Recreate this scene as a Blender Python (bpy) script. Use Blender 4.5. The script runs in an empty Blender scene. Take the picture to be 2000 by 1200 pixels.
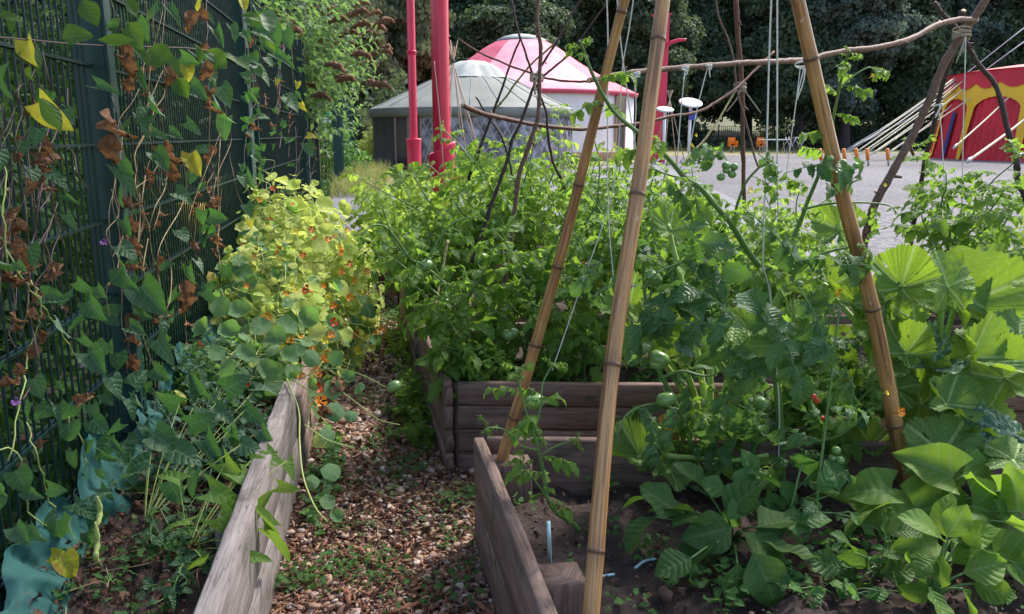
import bpy, math
import numpy as np
from mathutils import Vector
PI = math.pi
SC = bpy.context.scene
# ------------------------------------------------------------------ camera
F_PX = 1620.0; PITCH = math.radians(11.785); YAW = math.radians(9.098); CH = 1.55
cam = bpy.data.cameras.new('camera'); camo = bpy.data.objects.new('camera', cam); SC.collection.objects.link(camo)
cam.sensor_width = 36; cam.lens = 36 * F_PX / 2000; cam.clip_start = 0.05; cam.clip_end = 2000
camo.location = (0, 0, CH); camo.rotation_euler = (PI/2 - PITCH, 0, -YAW)
SC.camera = camo
SC.render.resolution_x = 1024; SC.render.resolution_y = 614
# ------------------------------------------------------------------ light
SUN_EL = math.radians(50); SUN_AZ = math.radians(52)      # azimuth from +Y towards +X
w = bpy.data.worlds.new('World'); SC.world = w; w.use_nodes = True
nt = w.node_tree; bg = nt.nodes['Background']
sky = nt.nodes.new('ShaderNodeTexSky'); sky.sky_type = 'NISHITA'; sky.sun_disc = False
sky.sun_elevation = SUN_EL; sky.sun_rotation = SUN_AZ; sky.air_density = 1.0; sky.dust_density = 3.0; sky.ozone_density = 1.0
nt.links.new(sky.outputs[0], bg.inputs[0]); bg.inputs[1].default_value = 0.15
sl = bpy.data.lights.new('sun', 'SUN'); sl.energy = 2.2; sl.angle = math.radians(10.0); sl.color = (1, .95, .87)
so = bpy.data.objects.new('sun', sl); SC.collection.objects.link(so)
sd = Vector((math.sin(SUN_AZ)*math.cos(SUN_EL), math.cos(SUN_AZ)*math.cos(SUN_EL), math.sin(SUN_EL)))
so.rotation_euler = sd.to_track_quat('Z', 'Y').to_euler()
SC.view_settings.view_transform = 'Standard'; SC.view_settings.look = 'None'; SC.view_settings.gamma = 1
SC.view_settings.exposure = 1.38
SC.render.engine = 'CYCLES'
SC.cycles.max_bounces = 8; SC.cycles.transparent_max_bounces = 12; SC.cycles.transmission_bounces = 4
# ------------------------------------------------------------------ geometry of the photograph -> metres
sp, cp, sw_, cw = math.sin(PITCH), math.cos(PITCH), math.sin(YAW), math.cos(YAW)
RIGHT = np.array([cw, -sw_, 0.]); UP = np.array([sw_*sp, cw*sp, cp]); FWD = np.array([sw_*cp, cw*cp, -sp])
CAM = np.array([0, 0, CH])
def ray(x, y): return (x-1000)*RIGHT + (600-y)*UP + F_PX*FWD
def aY(x, y, Y): r = ray(x, y); return CAM + r*(Y/r[1])
def aX(x, y, X): r = ray(x, y); return CAM + r*(X/r[0])
def aZ(x, y, z=0.): r = ray(x, y); return CAM + r*((z-CH)/r[2])
def depth(p): return float(np.dot(np.asarray(p)-CAM, FWD))
# ------------------------------------------------------------------ scene helpers
COL = SC.collection
def tag(o, label=None, cat=None, group=None, kind=None):
    if label: o['label'] = label
    if cat: o['category'] = cat
    if group: o['group'] = group
    if kind: o['kind'] = kind
    return o
def thing(name, loc, label, cat, group=None):
    o = bpy.data.objects.new(name, None); COL.objects.link(o); o.location = tuple(float(a) for a in loc)
    o.empty_display_size = .1
    return tag(o, label, cat, group)
def unit(v):
    v = np.asarray(v, float); n = np.linalg.norm(v, axis=-1, keepdims=True); return v/np.maximum(n, 1e-9)
class MB:
    def __init__(s): s.V=[]; s.Q=[]; s.T=[]; s.A=[]; s.QM=[]; s.TM=[]; s.n=0
    def add(s, V, Q=None, T=None, A=None, m=0):
        V = np.asarray(V, float).reshape(-1, 3); k = len(V)
        s.V.append(V); s.A.append(np.zeros((k, 3)) if A is None else np.asarray(A, float).reshape(-1, 3))
        if Q is not None and len(Q):
            Q = np.asarray(Q, int).reshape(-1, 4); s.Q.append(Q+s.n); s.QM.append(np.full(len(Q), m))
        if T is not None and len(T):
            T = np.asarray(T, int).reshape(-1, 3); s.T.append(T+s.n); s.TM.append(np.full(len(T), m))
        s.n += k
    def inst(s, tpl, pos, R, sc, rnd, m=0):
        V, Q, A = tpl; pos = np.asarray(pos, float).reshape(-1, 3); k = len(pos)
        if k == 0: return
        R = np.asarray(R, float).reshape(-1, 3, 3); sc = np.broadcast_to(np.asarray(sc, float), (k,)); rnd = np.broadcast_to(np.asarray(rnd, float), (k,))
        W = np.einsum('kij,vj->kvi', R, V)*sc[:, None, None] + pos[:, None, :]
        AA = np.broadcast_to(A[None], (k,)+A.shape).copy(); AA[:, :, 2] = rnd[:, None]
        QQ = (Q[None]+(np.arange(k)*len(V))[:, None, None]).reshape(-1, 4)
        s.add(W, QQ, None, AA, m)
    def build(s, name, mats, parent=None, smooth=True, world=True):
        if s.n == 0: return None
        V = np.concatenate(s.V); A = np.concatenate(s.A)
        if parent is not None and world: V = V - np.array(parent_loc(parent))
        Q = np.concatenate(s.Q) if s.Q else np.zeros((0, 4), int); T = np.concatenate(s.T) if s.T else np.zeros((0, 3), int)
        mi = np.concatenate(s.QM+s.TM) if (s.QM or s.TM) else np.zeros(0)
        me = bpy.data.meshes.new(name); me.vertices.add(len(V)); me.vertices.foreach_set('co', V.astype(np.float32).ravel())
        L = np.concatenate([Q.ravel(), T.ravel()]); me.loops.add(len(L)); me.loops.foreach_set('vertex_index', L.astype(np.int32))
        np_ = len(Q)+len(T); me.polygons.add(np_)
        ls = np.concatenate([np.arange(len(Q))*4, len(Q)*4+np.arange(len(T))*3]); me.polygons.foreach_set('loop_start', ls.astype(np.int32))
        me.polygons.foreach_set('material_index', mi.astype(np.int32)); me.polygons.foreach_set('use_smooth', np.full(np_, smooth))
        me.update(calc_edges=True); me.validate()
        at = me.attributes.new('lc', 'FLOAT_VECTOR', 'POINT')
        if len(me.vertices) == len(A): at.data.foreach_set('vector', A.astype(np.float32).ravel())
        for m in (mats if isinstance(mats, (list, tuple)) else [mats]): me.materials.append(m)
        o = bpy.data.objects.new(name, me); COL.objects.link(o)
        if parent is not None: o.parent = parent
        return o
def parent_loc(p):
    l = np.array(p.location)
    while p.parent is not None: p = p.parent; l = l + np.array(p.location)
    return l
def top(mb, name, mats, label, cat, group=None, kind=None, smooth=True):
    o = mb.build(name, mats, None, smooth); return tag(o, label, cat, group, kind)
def grid_faces(nu, nv, close=False):
    i = np.arange(nu-1)[:, None]; j = np.arange(nv if close else nv-1)[None]; j2 = (j+1) % nv
    return np.stack([i*nv+j, (i+1)*nv+j, (i+1)*nv+j2, i*nv+j2+0*i], -1).reshape(-1, 4)
def catmull(P, n=6):
    P = np.asarray(P, float)
    if len(P) < 3: return np.stack([P[0]+(P[-1]-P[0])*t for t in np.linspace(0, 1, n+1)])
    Q = np.vstack([2*P[0]-P[1], P, 2*P[-1]-P[-2]]); out = []
    for k in range(len(P)-1):
        a, b, c, d = Q[k:k+4]
        for t in np.linspace(0, 1, n, endpoint=False):
            out.append(.5*((2*b)+(-a+c)*t+(2*a-5*b+4*c-d)*t*t+(-a+3*b-3*c+d)*t**3))
    out.append(P[-1]); return np.array(out)
def tube(mb, P, r, ns=8, m=0, caps=True, rnd=0., rfun=None):
    P = np.asarray(P, float); n = len(P); r = np.broadcast_to(np.asarray(r, float), (n,))
    t = unit(np.gradient(P, axis=0)); a = np.array([0, 0, 1.]) if abs(t[0][2]) < .8 else np.array([1., 0, 0])
    nn = np.zeros((n, 3)); x = unit(np.cross(t[0], a)); nn[0] = x
    for i in range(1, n):
        x = x - t[i]*np.dot(x, t[i]); x = unit(x); nn[i] = x
    bb = np.cross(t, nn); th = np.arange(ns)*2*PI/ns
    rr = r[:, None]*np.ones((1, ns))
    if rfun is not None: rr = rr*rfun(n, ns)
    V = P[:, None, :] + rr[..., None]*(np.cos(th)[None, :, None]*nn[:, None, :]+np.sin(th)[None, :, None]*bb[:, None, :])
    s = np.concatenate([[0], np.cumsum(np.linalg.norm(np.diff(P, axis=0), axis=1))])
    A = np.zeros((n, ns, 3)); A[..., 0] = s[:, None]; A[..., 1] = np.abs(th[None]-PI)/PI; A[..., 2] = rnd
    V = V.reshape(-1, 3); A = A.reshape(-1, 3); Q = grid_faces(n, ns, True)[:, ::-1]
    if caps:
        V = np.vstack([V, P[0], P[-1]]); A = np.vstack([A, A[0], A[-1]]); k = n*ns
        j = np.arange(ns); j2 = (j+1) % ns
        T = np.vstack([np.stack([j2, j, j*0+k], -1), np.stack([(n-1)*ns+j, (n-1)*ns+j2, j*0+k+1], -1)])
        mb.add(V, Q, T, A, m)
    else: mb.add(V, Q, None, A, m)
def box(mb, c, s, m=0, R=None, rnd=0.):
    s = np.asarray(s, float)/2; V = np.array([[x, y, z] for x in (-1, 1) for y in (-1, 1) for z in (-1, 1)])*s
    A = np.stack([V[:, 0], V[:, 1], V[:, 2]*0+rnd], -1)
    if R is not None: V = V@np.asarray(R).T
    mb.add(V+np.asarray(c, float), [[0, 1, 3, 2], [4, 6, 7, 5], [0, 4, 5, 1], [2, 3, 7, 6], [0, 2, 6, 4], [1, 5, 7, 3]], None, A, m)
def beam(mb, a, b, w, h, m=0, up=(0, 0, 1), rnd=0.):
    a = np.asarray(a, float); b = np.asarray(b, float); x = unit(b-a); y = unit(np.cross(up, x)); z = np.cross(x, y)
    box(mb, (a+b)/2, (np.linalg.norm(b-a), w, h), m, np.stack([x, y, z], -1), rnd)
def lathe(mb, c, prof, ns=32, m=0, rnd=0., fun=None):
    prof = np.asarray(prof, float); th = np.arange(ns)*2*PI/ns
    V = np.stack([prof[:, 0:1]*np.cos(th), prof[:, 0:1]*np.sin(th), prof[:, 1:2]+0*th], -1)
    if fun is not None: V = fun(V, th)
    A = np.zeros(V.shape); A[..., 0] = prof[:, 1:2]; A[..., 1] = np.abs(th-PI)/PI; A[..., 2] = rnd
    mb.add(V.reshape(-1, 3)+np.asarray(c, float), grid_faces(len(prof), ns, True)[:, ::-1], None, A.reshape(-1, 3), m)
def plank(mb, a, b, width, thick, updir=(0, 0, 1), rnd=0., n=14, rng=None, bow=0.):
    """weathered board from a to b; width along updir, thickness sideways; rounded long edges, slight wear"""
    a = np.asarray(a, float); b = np.asarray(b, float); x = unit(b-a); z = unit(np.asarray(updir, float)-x*np.dot(updir, x)); y = np.cross(z, x)
    L = np.linalg.norm(b-a); e = min(.006, thick*.2)
    hw, ht = width/2, thick/2
    sec = np.array([[-ht, -hw+e], [-ht+e, -hw], [ht-e, -hw], [ht, -hw+e], [ht, -hw*.3], [ht, hw*.3], [ht, hw-e], [ht-e, hw], [-ht+e, hw], [-ht, hw-e], [-ht, hw*.3], [-ht, -hw*.3]])
    ns = len(sec); u = np.linspace(0, 1, n); jit = (rng.normal(0, .0012, (n, ns, 2)) if rng is not None else np.zeros((n, ns, 2)))
    jit[:, :, 0] += bow*np.sin(u*PI)[:, None]
    S = sec[None]+jit
    V = a+u[:, None, None]*L*x+S[..., 0:1]*y+S[..., 1:2]*z
    per = np.linspace(0, 1, ns)
    A = np.zeros((n, ns, 3)); A[..., 0] = u[:, None]*L; A[..., 1] = sec[None, :, 1]+sec[None, :, 0]*1.3; A[..., 2] = rnd
    V = V.reshape(-1, 3); k = n*ns; V = np.vstack([V, a, b]); A = np.vstack([A.reshape(-1, 3), A.reshape(-1, 3)[0], A.reshape(-1, 3)[-1]])
    j = np.arange(ns); j2 = (j+1) % ns
    T = np.vstack([np.stack([j, j2, j*0+k], -1), np.stack([(n-1)*ns+j2, (n-1)*ns+j, j*0+k+1], -1)])
    mb.add(V, grid_faces(n, ns, True), T, A, 0)
# ------------------------------------------------------------------ materials
def newmat(name):
    m = bpy.data.materials.new(name); m.use_nodes = True; t = m.node_tree; b = t.nodes['Principled BSDF']; return m, t, b
def nd(t, typ, ins=None, **kw):
    n = t.nodes.new(typ)
    for k, v in kw.items(): setattr(n, k, v)
    if ins:
        for k, v in ins.items():
            if hasattr(v, 'is_linked') or isinstance(v, bpy.types.NodeSocket): t.links.new(v, n.inputs[k])
            else: n.inputs[k].default_value = v
    return n
def math_(t, op, a, b=0., c=None):
    d = {0: a, 1: b}
    if c is not None: d[2] = c
    return nd(t, 'ShaderNodeMath', d, operation=op).outputs[0]
def mix_(t, f, a, b, bt='MIX'):
    n = nd(t, 'ShaderNodeMix', None, data_type='RGBA', blend_type=bt)
    for k, v in ((0, f), (6, a), (7, b)):
        if isinstance(v, bpy.types.NodeSocket): t.links.new(v, n.inputs[k])
        else: n.inputs[k].default_value = (tuple(v)+(1,))[:4] if isinstance(v, (tuple, list)) else v
    return n.outputs[2]
def ramp_(t, f, stops):
    n = nd(t, 'ShaderNodeValToRGB', {0: f}); e = n.color_ramp.elements
    while len(e) < len(stops): e.new(.5)
    for i, (p, c) in enumerate(stops):
        e[i].position = p; e[i].color = (tuple(c)+(1,))[:4] if isinstance(c, (tuple, list)) else (c, c, c, 1)
    return n.outputs[0]
def noise_(t, vec, sc, det=4., rough=.55):
    d = {'Scale': sc, 'Detail': det, 'Roughness': rough}
    if vec is not None: d['Vector'] = vec
    return nd(t, 'ShaderNodeTexNoise', d).outputs[0]
def lc_(t):
    a = nd(t, 'ShaderNodeAttribute', None, attribute_name='lc'); s = nd(t, 'ShaderNodeSeparateXYZ', {0: a.outputs['Vector']}); return a, s.outputs[0], s.outputs[1], s.outputs[2]
def obj_(t): return nd(t, 'ShaderNodeTexCoord').outputs['Object']
def bump_(t, b, h, st=.4, dist=.005):
    n = nd(t, 'ShaderNodeBump', {'Height': h, 'Strength': st, 'Distance': dist}); t.links.new(n.outputs[0], b.inputs['Normal'])
def leafmat(name, c1, c2, vein, tcol, rough=.5, tr=.4, nv=6., mode='pin', spots=None, veinw=.5, und=None):
    m, t, b = newmat(name); a, u, v, r = lc_(t); av = math_(t, 'ABSOLUTE', v)
    geo = nd(t, 'ShaderNodeNewGeometry'); P = geo.outputs['Position']
    if mode == 'pin':
        s = math_(t, 'SUBTRACT', u, math_(t, 'MULTIPLY', av, .28)); fr = math_(t, 'FRACT', math_(t, 'MULTIPLY', s, nv))
        side = math_(t, 'GREATER_THAN', fr, .86); mid = math_(t, 'LESS_THAN', av, .07); vm = math_(t, 'MAXIMUM', math_(t, 'MULTIPLY', side, .7), mid)
        hgt = math_(t, 'SINE', math_(t, 'MULTIPLY', fr, PI))
    else:   # palmate / radial: u radius, v angle in [-1,1]
        k = nv; fr = math_(t, 'ABSOLUTE', math_(t, 'SUBTRACT', math_(t, 'FRACT', math_(t, 'ADD', math_(t, 'MULTIPLY', v, k), .5)), .5))
        main = math_(t, 'LESS_THAN', math_(t, 'MULTIPLY', fr, u), .028 if mode == 'pal' else .018)
        fr2 = math_(t, 'FRACT', math_(t, 'SUBTRACT', math_(t, 'MULTIPLY', u, 7.), math_(t, 'MULTIPLY', fr, 6.)))
        side = math_(t, 'GREATER_THAN', fr2, .88); vm = math_(t, 'MAXIMUM', math_(t, 'MULTIPLY', side, .35 if mode == 'pal' else .0), main)
        hgt = math_(t, 'SINE', math_(t, 'MULTIPLY', fr2, PI))
    col = mix_(t, r, c1, c2); nz = noise_(t, P, 14., 3.)
    col = mix_(t, math_(t, 'MULTIPLY', nz, .5), col, tuple(x*.55 for x in c1))
    if spots:
        sn = noise_(t, P, 55., 4.); rr = math_(t, 'ADD', math_(t, 'MULTIPLY', r, .16), sn)
        col = mix_(t, math_(t, 'GREATER_THAN', rr, spots[0]), col, spots[1])
    if und is not None: col = mix_(t, math_(t, 'MULTIPLY', geo.outputs['Backfacing'], .7), col, und)
    col = mix_(t, math_(t, 'MULTIPLY', vm, veinw), col, vein)
    t.links.new(col, b.inputs['Base Color']); b.inputs['Roughness'].default_value = rough
    b.inputs['Specular IOR Level'].default_value = .25
    fine = noise_(t, P, 160., 2.)
    bump_(t, b, math_(t, 'ADD', math_(t, 'MULTIPLY', hgt, .7), math_(t, 'MULTIPLY', fine, .5)), .5, .006)
    tl = nd(t, 'ShaderNodeBsdfTranslucent', {'Color': mix_(t, .35, tuple(tcol)+(1,), col)}); t.links.new(mix_(t, math_(t, 'MULTIPLY', vm, .75), mix_(t, r, tcol, tuple(x*.7 for x in tcol)), vein), tl.inputs[0])
    mx = nd(t, 'ShaderNodeMixShader', {0: tr, 1: b.outputs[0], 2: tl.outputs[0]}); t.links.new(mx.outputs[0], t.nodes['Material Output'].inputs[0])
    return m
def plain(name, c, rough=.6, metal=0., nsc=None, c2=None, bump=0., bsc=60., spec=None, coat=0., grime=None):
    m, t, b = newmat(name); P = obj_(t); b.inputs['Roughness'].default_value = rough; b.inputs['Metallic'].default_value = metal
    b.inputs['Base Color'].default_value = tuple(c)+(1,)
    col = tuple(c)
    if nsc: col = mix_(t, ramp_(t, noise_(t, P, nsc, 5.), [(.35, 0.), (.65, 1.)]), tuple(c), tuple(c2 or [x*.6 for x in c]))
    if grime: col = mix_(t, ramp_(t, noise_(t, P, grime[0], 8., .7), [(grime[1], 0.), (grime[1]+.12, 1.)]), col, grime[2])
    if nsc or grime: t.links.new(col, b.inputs['Base Color'])
    if bump: bump_(t, b, noise_(t, P, bsc, 6.), bump, .01)
    if spec is not None: b.inputs['Specular IOR Level'].default_value = spec
    if coat: b.inputs['Coat Weight'].default_value = coat; b.inputs['Coat Roughness'].default_value = .15
    return m
def timber(name, c1, c2, c3):
    m, t, b = newmat(name); a, u, v, r = lc_(t)
    off = math_(t, 'MULTIPLY', r, 17.3); vec = nd(t, 'ShaderNodeCombineXYZ', {0: math_(t, 'ADD', math_(t, 'MULTIPLY', u, 1.6), off), 1: math_(t, 'MULTIPLY', v, 42.), 2: off}).outputs[0]
    g = noise_(t, vec, 1.6, 7., .68); g2 = noise_(t, nd(t, 'ShaderNodeCombineXYZ', {0: math_(t, 'ADD', math_(t, 'MULTIPLY', u, 1.), off), 1: math_(t, 'MULTIPLY', v, 5.), 2: off}).outputs[0], 2.2, 5., .6)
    col = ramp_(t, g, [(.3, c1), (.52, c2), (.72, c3)]); col = mix_(t, ramp_(t, g2, [(.35, 0.), (.7, 1.)]), col, tuple(x*.55 for x in c1))
    col = mix_(t, math_(t, 'MULTIPLY', r, .45), col, (.16, .085, .055))
    vec2 = nd(t, 'ShaderNodeCombineXYZ', {0: math_(t, 'ADD', math_(t, 'MULTIPLY', u, .55), off), 1: math_(t, 'MULTIPLY', v, 9.), 2: off}).outputs[0]
    cr = noise_(t, vec2, 5., 3., .5); crack = ramp_(t, math_(t, 'ABSOLUTE', math_(t, 'SUBTRACT', cr, .5)), [(0., 1.), (.012, 0.)])
    vor = nd(t, 'ShaderNodeTexVoronoi', {'Vector': nd(t, 'ShaderNodeCombineXYZ', {0: math_(t, 'ADD', math_(t, 'MULTIPLY', u, 3.2), off), 1: math_(t, 'MULTIPLY', v, 8.), 2: off}).outputs[0], 'Scale': 1.0}).outputs['Distance']
    knot = ramp_(t, vor, [(.05, 1.), (.11, 0.)])
    col = mix_(t, math_(t, 'MULTIPLY', crack, .5), col, (.02, .014, .012)); col = mix_(t, math_(t, 'MULTIPLY', knot, .8), col, (.035, .02, .016))
    P = nd(t, 'ShaderNodeNewGeometry').outputs['Position']
    col = mix_(t, ramp_(t, noise_(t, P, 7., 6., .65), [(.56, 0.), (.68, .55)]), col, (.06, .055, .03))
    t.links.new(col, b.inputs['Base Color']); b.inputs['Roughness'].default_value = .85
    bump_(t, b, math_(t, 'SUBTRACT', g, crack), .7, .005); return m
M = {}
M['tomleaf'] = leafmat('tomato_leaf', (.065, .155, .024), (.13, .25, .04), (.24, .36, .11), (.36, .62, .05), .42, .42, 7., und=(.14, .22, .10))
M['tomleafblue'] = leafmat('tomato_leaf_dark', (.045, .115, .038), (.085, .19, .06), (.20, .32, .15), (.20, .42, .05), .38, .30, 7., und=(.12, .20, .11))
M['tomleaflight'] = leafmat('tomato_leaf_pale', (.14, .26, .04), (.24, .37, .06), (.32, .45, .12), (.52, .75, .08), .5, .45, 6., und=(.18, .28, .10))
M['squash'] = leafmat('squash_leaf', (.065, .155, .018), (.13, .23, .028), (.38, .50, .18), (.34, .54, .03), .6, .36, 2.5, 'pal', veinw=.85, und=(.15, .26, .08))
M['squashblue'] = leafmat('squash_leaf_mildewed', (.05, .13, .07), (.11, .21, .13), (.3, .42, .28), (.2, .4, .1), .62, .25, 2.5, 'pal', spots=(.56, (.24, .34, .26)), veinw=.5)
M['squashyel'] = leafmat('squash_leaf_yellowed', (.45, .36, .05), (.5, .42, .08), (.5, .5, .2), (.6, .5, .06), .65, .4, 2.5, 'pal', spots=(.6, (.3, .16, .05)))
M['nast'] = leafmat('nasturtium_leaf', (.055, .17, .06), (.13, .28, .08), (.35, .5, .25), (.28, .55, .08), .5, .38, 4.5, 'rad', und=(.16, .28, .14), veinw=.6)
M['nastyel_sun'] = leafmat('nasturtium_leaf_pale_sunlit', (.34, .50, .08), (.72, .74, .24), (.7, .75, .4), (.80, .92, .18), .55, .4, 4.5, 'rad', veinw=.4)  # yellowish leaves, tint brightened so the bank's sunlight is in the colour
M['ovate'] = leafmat('broad_leaf', (.06, .15, .022), (.14, .25, .04), (.28, .42, .14), (.36, .60, .05), .6, .36, 6., spots=(.77, (.20, .17, .06)), veinw=.38)
M['ovatedark'] = leafmat('broad_leaf_dark', (.03, .09, .02), (.075, .155, .032), (.16, .26, .08), (.18, .36, .03), .55, .3, 6., spots=(.80, (.12, .10, .04)), veinw=.35)
M['vine'] = leafmat('vine_leaf', (.022, .075, .035), (.075, .15, .075), (.15, .26, .13), (.13, .34, .05), .5, .3, 5., und=(.16, .25, .17))
M['vineyel'] = leafmat('vine_leaf_yellow', (.38, .36, .03), (.30, .34, .04), (.4, .4, .1), (.6, .6, .05), .5, .45, 5., spots=(.62, (.3, .15, .04)))
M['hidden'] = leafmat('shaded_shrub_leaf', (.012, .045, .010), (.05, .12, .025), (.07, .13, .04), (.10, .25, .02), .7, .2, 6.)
M['pea'] = leafmat('pea_leaf', (.05, .12, .08), (.10, .19, .12), (.18, .28, .18), (.15, .35, .1), .5, .3, 5.)
M['bud'] = leafmat('buddleia_leaf', (.05, .13, .045), (.12, .22, .09), (.2, .3, .14), (.28, .5, .1), .5, .4, 6., und=(.22, .29, .2))
M['weed'] = leafmat('weed_leaf', (.045, .13, .03), (.09, .21, .05), (.14, .26, .08), (.2, .45, .06), .5, .35, 4.)
M['dried'] = leafmat('dried_leaf', (.14, .065, .035), (.30, .165, .09), (.3, .17, .09), (.4, .2, .08), .8, .2, 5.)
M['stem'] = plain('green_stem', (.09, .19, .045), .5, nsc=6., c2=(.13, .22, .07), bump=.15)
M['squashstem'] = plain('pale_green_stalk', (.22, .38, .07), .5, nsc=9., c2=(.30, .42, .12), bump=.2)
M['drystem'] = plain('straw_stem', (.38, .30, .15), .8, nsc=12., c2=(.22, .14, .08))
M['purplestem'] = plain('purple_stem', (.07, .03, .05), .6, nsc=8., c2=(.1, .07, .04))
M['paletend'] = plain('yellow_green_tendril', (.34, .40, .12), .6)
M['fence'] = plain('green_coated_steel', (.002, .017, .014), .45, nsc=3., c2=(.003, .024, .020), spec=.3)
M['fencelite'] = plain('green_coated_steel_post', (.003, .030, .026), .5, nsc=2.5, c2=(.005, .042, .036), grime=(5., .62, (.03, .045, .04)))
M['fabric'] = plain('teal_fabric', (.010, .095, .085), .8, nsc=5., c2=(.014, .085, .08), bump=.3, bsc=30., grime=(14., .6, (.08, .07, .05)))
M['timber'] = timber('weathered_timber', (.14, .09, .08), (.25, .17, .145), (.38, .28, .245))
M['timberpale'] = timber('weathered_sleeper', (.23, .19, .175), (.36, .315, .30), (.49, .44, .425))
M['timbersun'] = timber('grey_old_timber', (.16, .11, .09), (.30, .22, .18), (.42, .33, .28))
M['string'] = plain('white_string', (.72, .72, .68), .9, bump=.4, bsc=900.)
M['twine'] = plain('old_twine', (.42, .36, .28), .9, bump=.4, bsc=900.)
M['red'] = plain('red_painted_steel', (.70, .010, .065), .32, nsc=2., c2=(.58, .010, .055), coat=.3, grime=(7., .64, (.42, .02, .04)))
M['pinkcanvas'] = plain('red_canvas', (.50, .045, .10), .7, nsc=1.2, c2=(.56, .10, .16), bump=.15, bsc=3.)
M['pinkpale'] = plain('faded_pink_canvas', (.76, .38, .43), .8, nsc=.9, c2=(.66, .22, .30), bump=.15, bsc=3.)
M['whitecanvas'] = plain('white_canvas', (.80, .79, .80), .8, nsc=1.5, c2=(.72, .72, .75), bump=.2, bsc=3.)
M['greycanvas'] = plain('grey_canvas', (.20, .215, .195), .8, nsc=.8, c2=(.15, .162, .148), grime=(3., .58, (.17, .19, .17)), bump=.25, bsc=4.)
M['greydark'] = plain('dark_grey_tarpaulin', (.075, .072, .078), .6, nsc=1.6, c2=(.05, .05, .055), bump=.3, bsc=5.)
M['crowncanvas'] = plain('pale_crown_canvas', (.44, .46, .43), .8, nsc=1.5, c2=(.30, .32, .30))
M['wood'] = plain('pale_wood', (.45, .33, .24), .7, nsc=6., c2=(.36, .24, .17))
M['woodred'] = plain('stained_wood', (.23, .13, .11), .65, nsc=6., c2=(.30, .19, .16))
M['darkwin'] = plain('dark_window', (.03, .03, .045), .12)
M['petal'] = plain('orange_petal', (.85, .19, .01), .5, nsc=25., c2=(.9, .36, .02))
M['petalred'] = plain('red_petal', (.70, .05, .01), .5)
M['petalyel'] = plain('yellow_petal', (.85, .66, .03), .5)
M['petalpur'] = plain('purple_petal', (.35, .12, .42), .5)
M['tomgreen'] = plain('green_tomato_skin', (.13, .26, .06), .22, nsc=4., c2=(.19, .32, .10), coat=.4)
M['tomred'] = plain('red_tomato_skin', (.65, .04, .012), .2, coat=.5)
M['tentred'] = plain('red_tent_cloth', (.68, .018, .03), .6, nsc=.7, c2=(.50, .015, .03), bump=.2, bsc=2.)
M['tentyel'] = plain('yellow_tent_cloth', (.88, .52, .02), .6, nsc=1.1, c2=(.8, .46, .02))
M['tentblue'] = plain('blue_tent_cloth', (.03, .05, .2), .6)
M['strap'] = plain('cream_webbing', (.62, .57, .42), .8)
M['rope'] = plain('grey_rope', (.18, .2, .26), .8)
M['metal'] = plain('galvanised_steel', (.45, .46, .48), .35, .7)
M['orange'] = plain('orange_plastic', (.75, .22, .02), .5)
M['whitepaint'] = plain('white_paint', (.8, .8, .8), .4)
M['bluepaint'] = plain('blue_plastic', (.02, .07, .4), .4)
M['signgreen'] = plain('sign_green', (.02, .28, .12), .5)
M['yellowplastic'] = plain('yellow_plastic', (.75, .5, .02), .4)
M['bluerope'] = plain('pale_blue_hose', (.35, .55, .6), .5)
M['flowerbrown'] = plain('brown_flower_head', (.14, .06, .035), .95, nsc=30., c2=(.24, .12, .06), bump=1., bsc=80.)
M['trunk'] = plain('tree_bark', (.075, .05, .055), .9, nsc=3., c2=(.04, .03, .03), bump=.8, bsc=6.)
def bambmat():
    m, t, b = newmat('bamboo_cane'); a, u, v, r = lc_(t)
    vec = nd(t, 'ShaderNodeCombineXYZ', {0: math_(t, 'MULTIPLY', u, 1.4), 1: math_(t, 'MULTIPLY', v, 9.), 2: math_(t, 'MULTIPLY', r, 9.)}).outputs[0]
    g = noise_(t, vec, 1.8, 5., .6); g2 = noise_(t, nd(t, 'ShaderNodeCombineXYZ', {0: math_(t, 'MULTIPLY', u, 2.2), 1: math_(t, 'MULTIPLY', v, 2.5), 2: math_(t, 'MULTIPLY', r, 5.)}).outputs[0], 1.7, 4., .6)
    col = ramp_(t, g, [(.28, (.30, .13, .045)), (.5, (.47, .245, .09)), (.75, (.60, .38, .18))])
    col = mix_(t, ramp_(t, g2, [(.46, 0.), (.62, .8)]), col, (.15, .06, .03))
    nodef = nd(t, 'ShaderNodeAttribute', None, attribute_name='node').outputs['Fac']
    col = mix_(t, nodef, col, (.10, .045, .025)); P = nd(t, 'ShaderNodeNewGeometry').outputs['Position']
    col = mix_(t, ramp_(t, noise_(t, P, 26., 6., .7), [(.64, 0.), (.70, .8)]), col, (.6, .48, .34))
    t.links.new(col, b.inputs['Base Color']); b.inputs['Roughness'].default_value = .38; bump_(t, b, g, .25, .003); return m
M['bamboo'] = bambmat()
def barkmat(name, c1, c2, c3):
    m, t, b = newmat(name); a, u, v, r = lc_(t); P = nd(t, 'ShaderNodeNewGeometry').outputs['Position']
    g = noise_(t, P, 60., 6., .65); g2 = noise_(t, P, 9., 4.)
    col = ramp_(t, g, [(.3, c1), (.55, c2), (.75, c3)]); col = mix_(t, math_(t, 'MULTIPLY', g2, .7), col, c1)
    t.links.new(col, b.inputs['Base Color']); b.inputs['Roughness'].default_value = .7; bump_(t, b, g, .8, .003); return m
M['barkpink'] = barkmat('pinkish_bark', (.10, .05, .04), (.22, .12, .09), (.36, .23, .17))
M['barkdark'] = barkmat('dark_bark', (.03, .018, .018), (.075, .04, .035), (.16, .10, .08))
M['barkred'] = barkmat('red_brown_bark', (.08, .03, .022), (.17, .07, .045), (.28, .15, .09))
M['barkyel'] = barkmat('yellow_green_bark', (.20, .17, .06), (.38, .33, .13), (.48, .42, .22))
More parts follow.
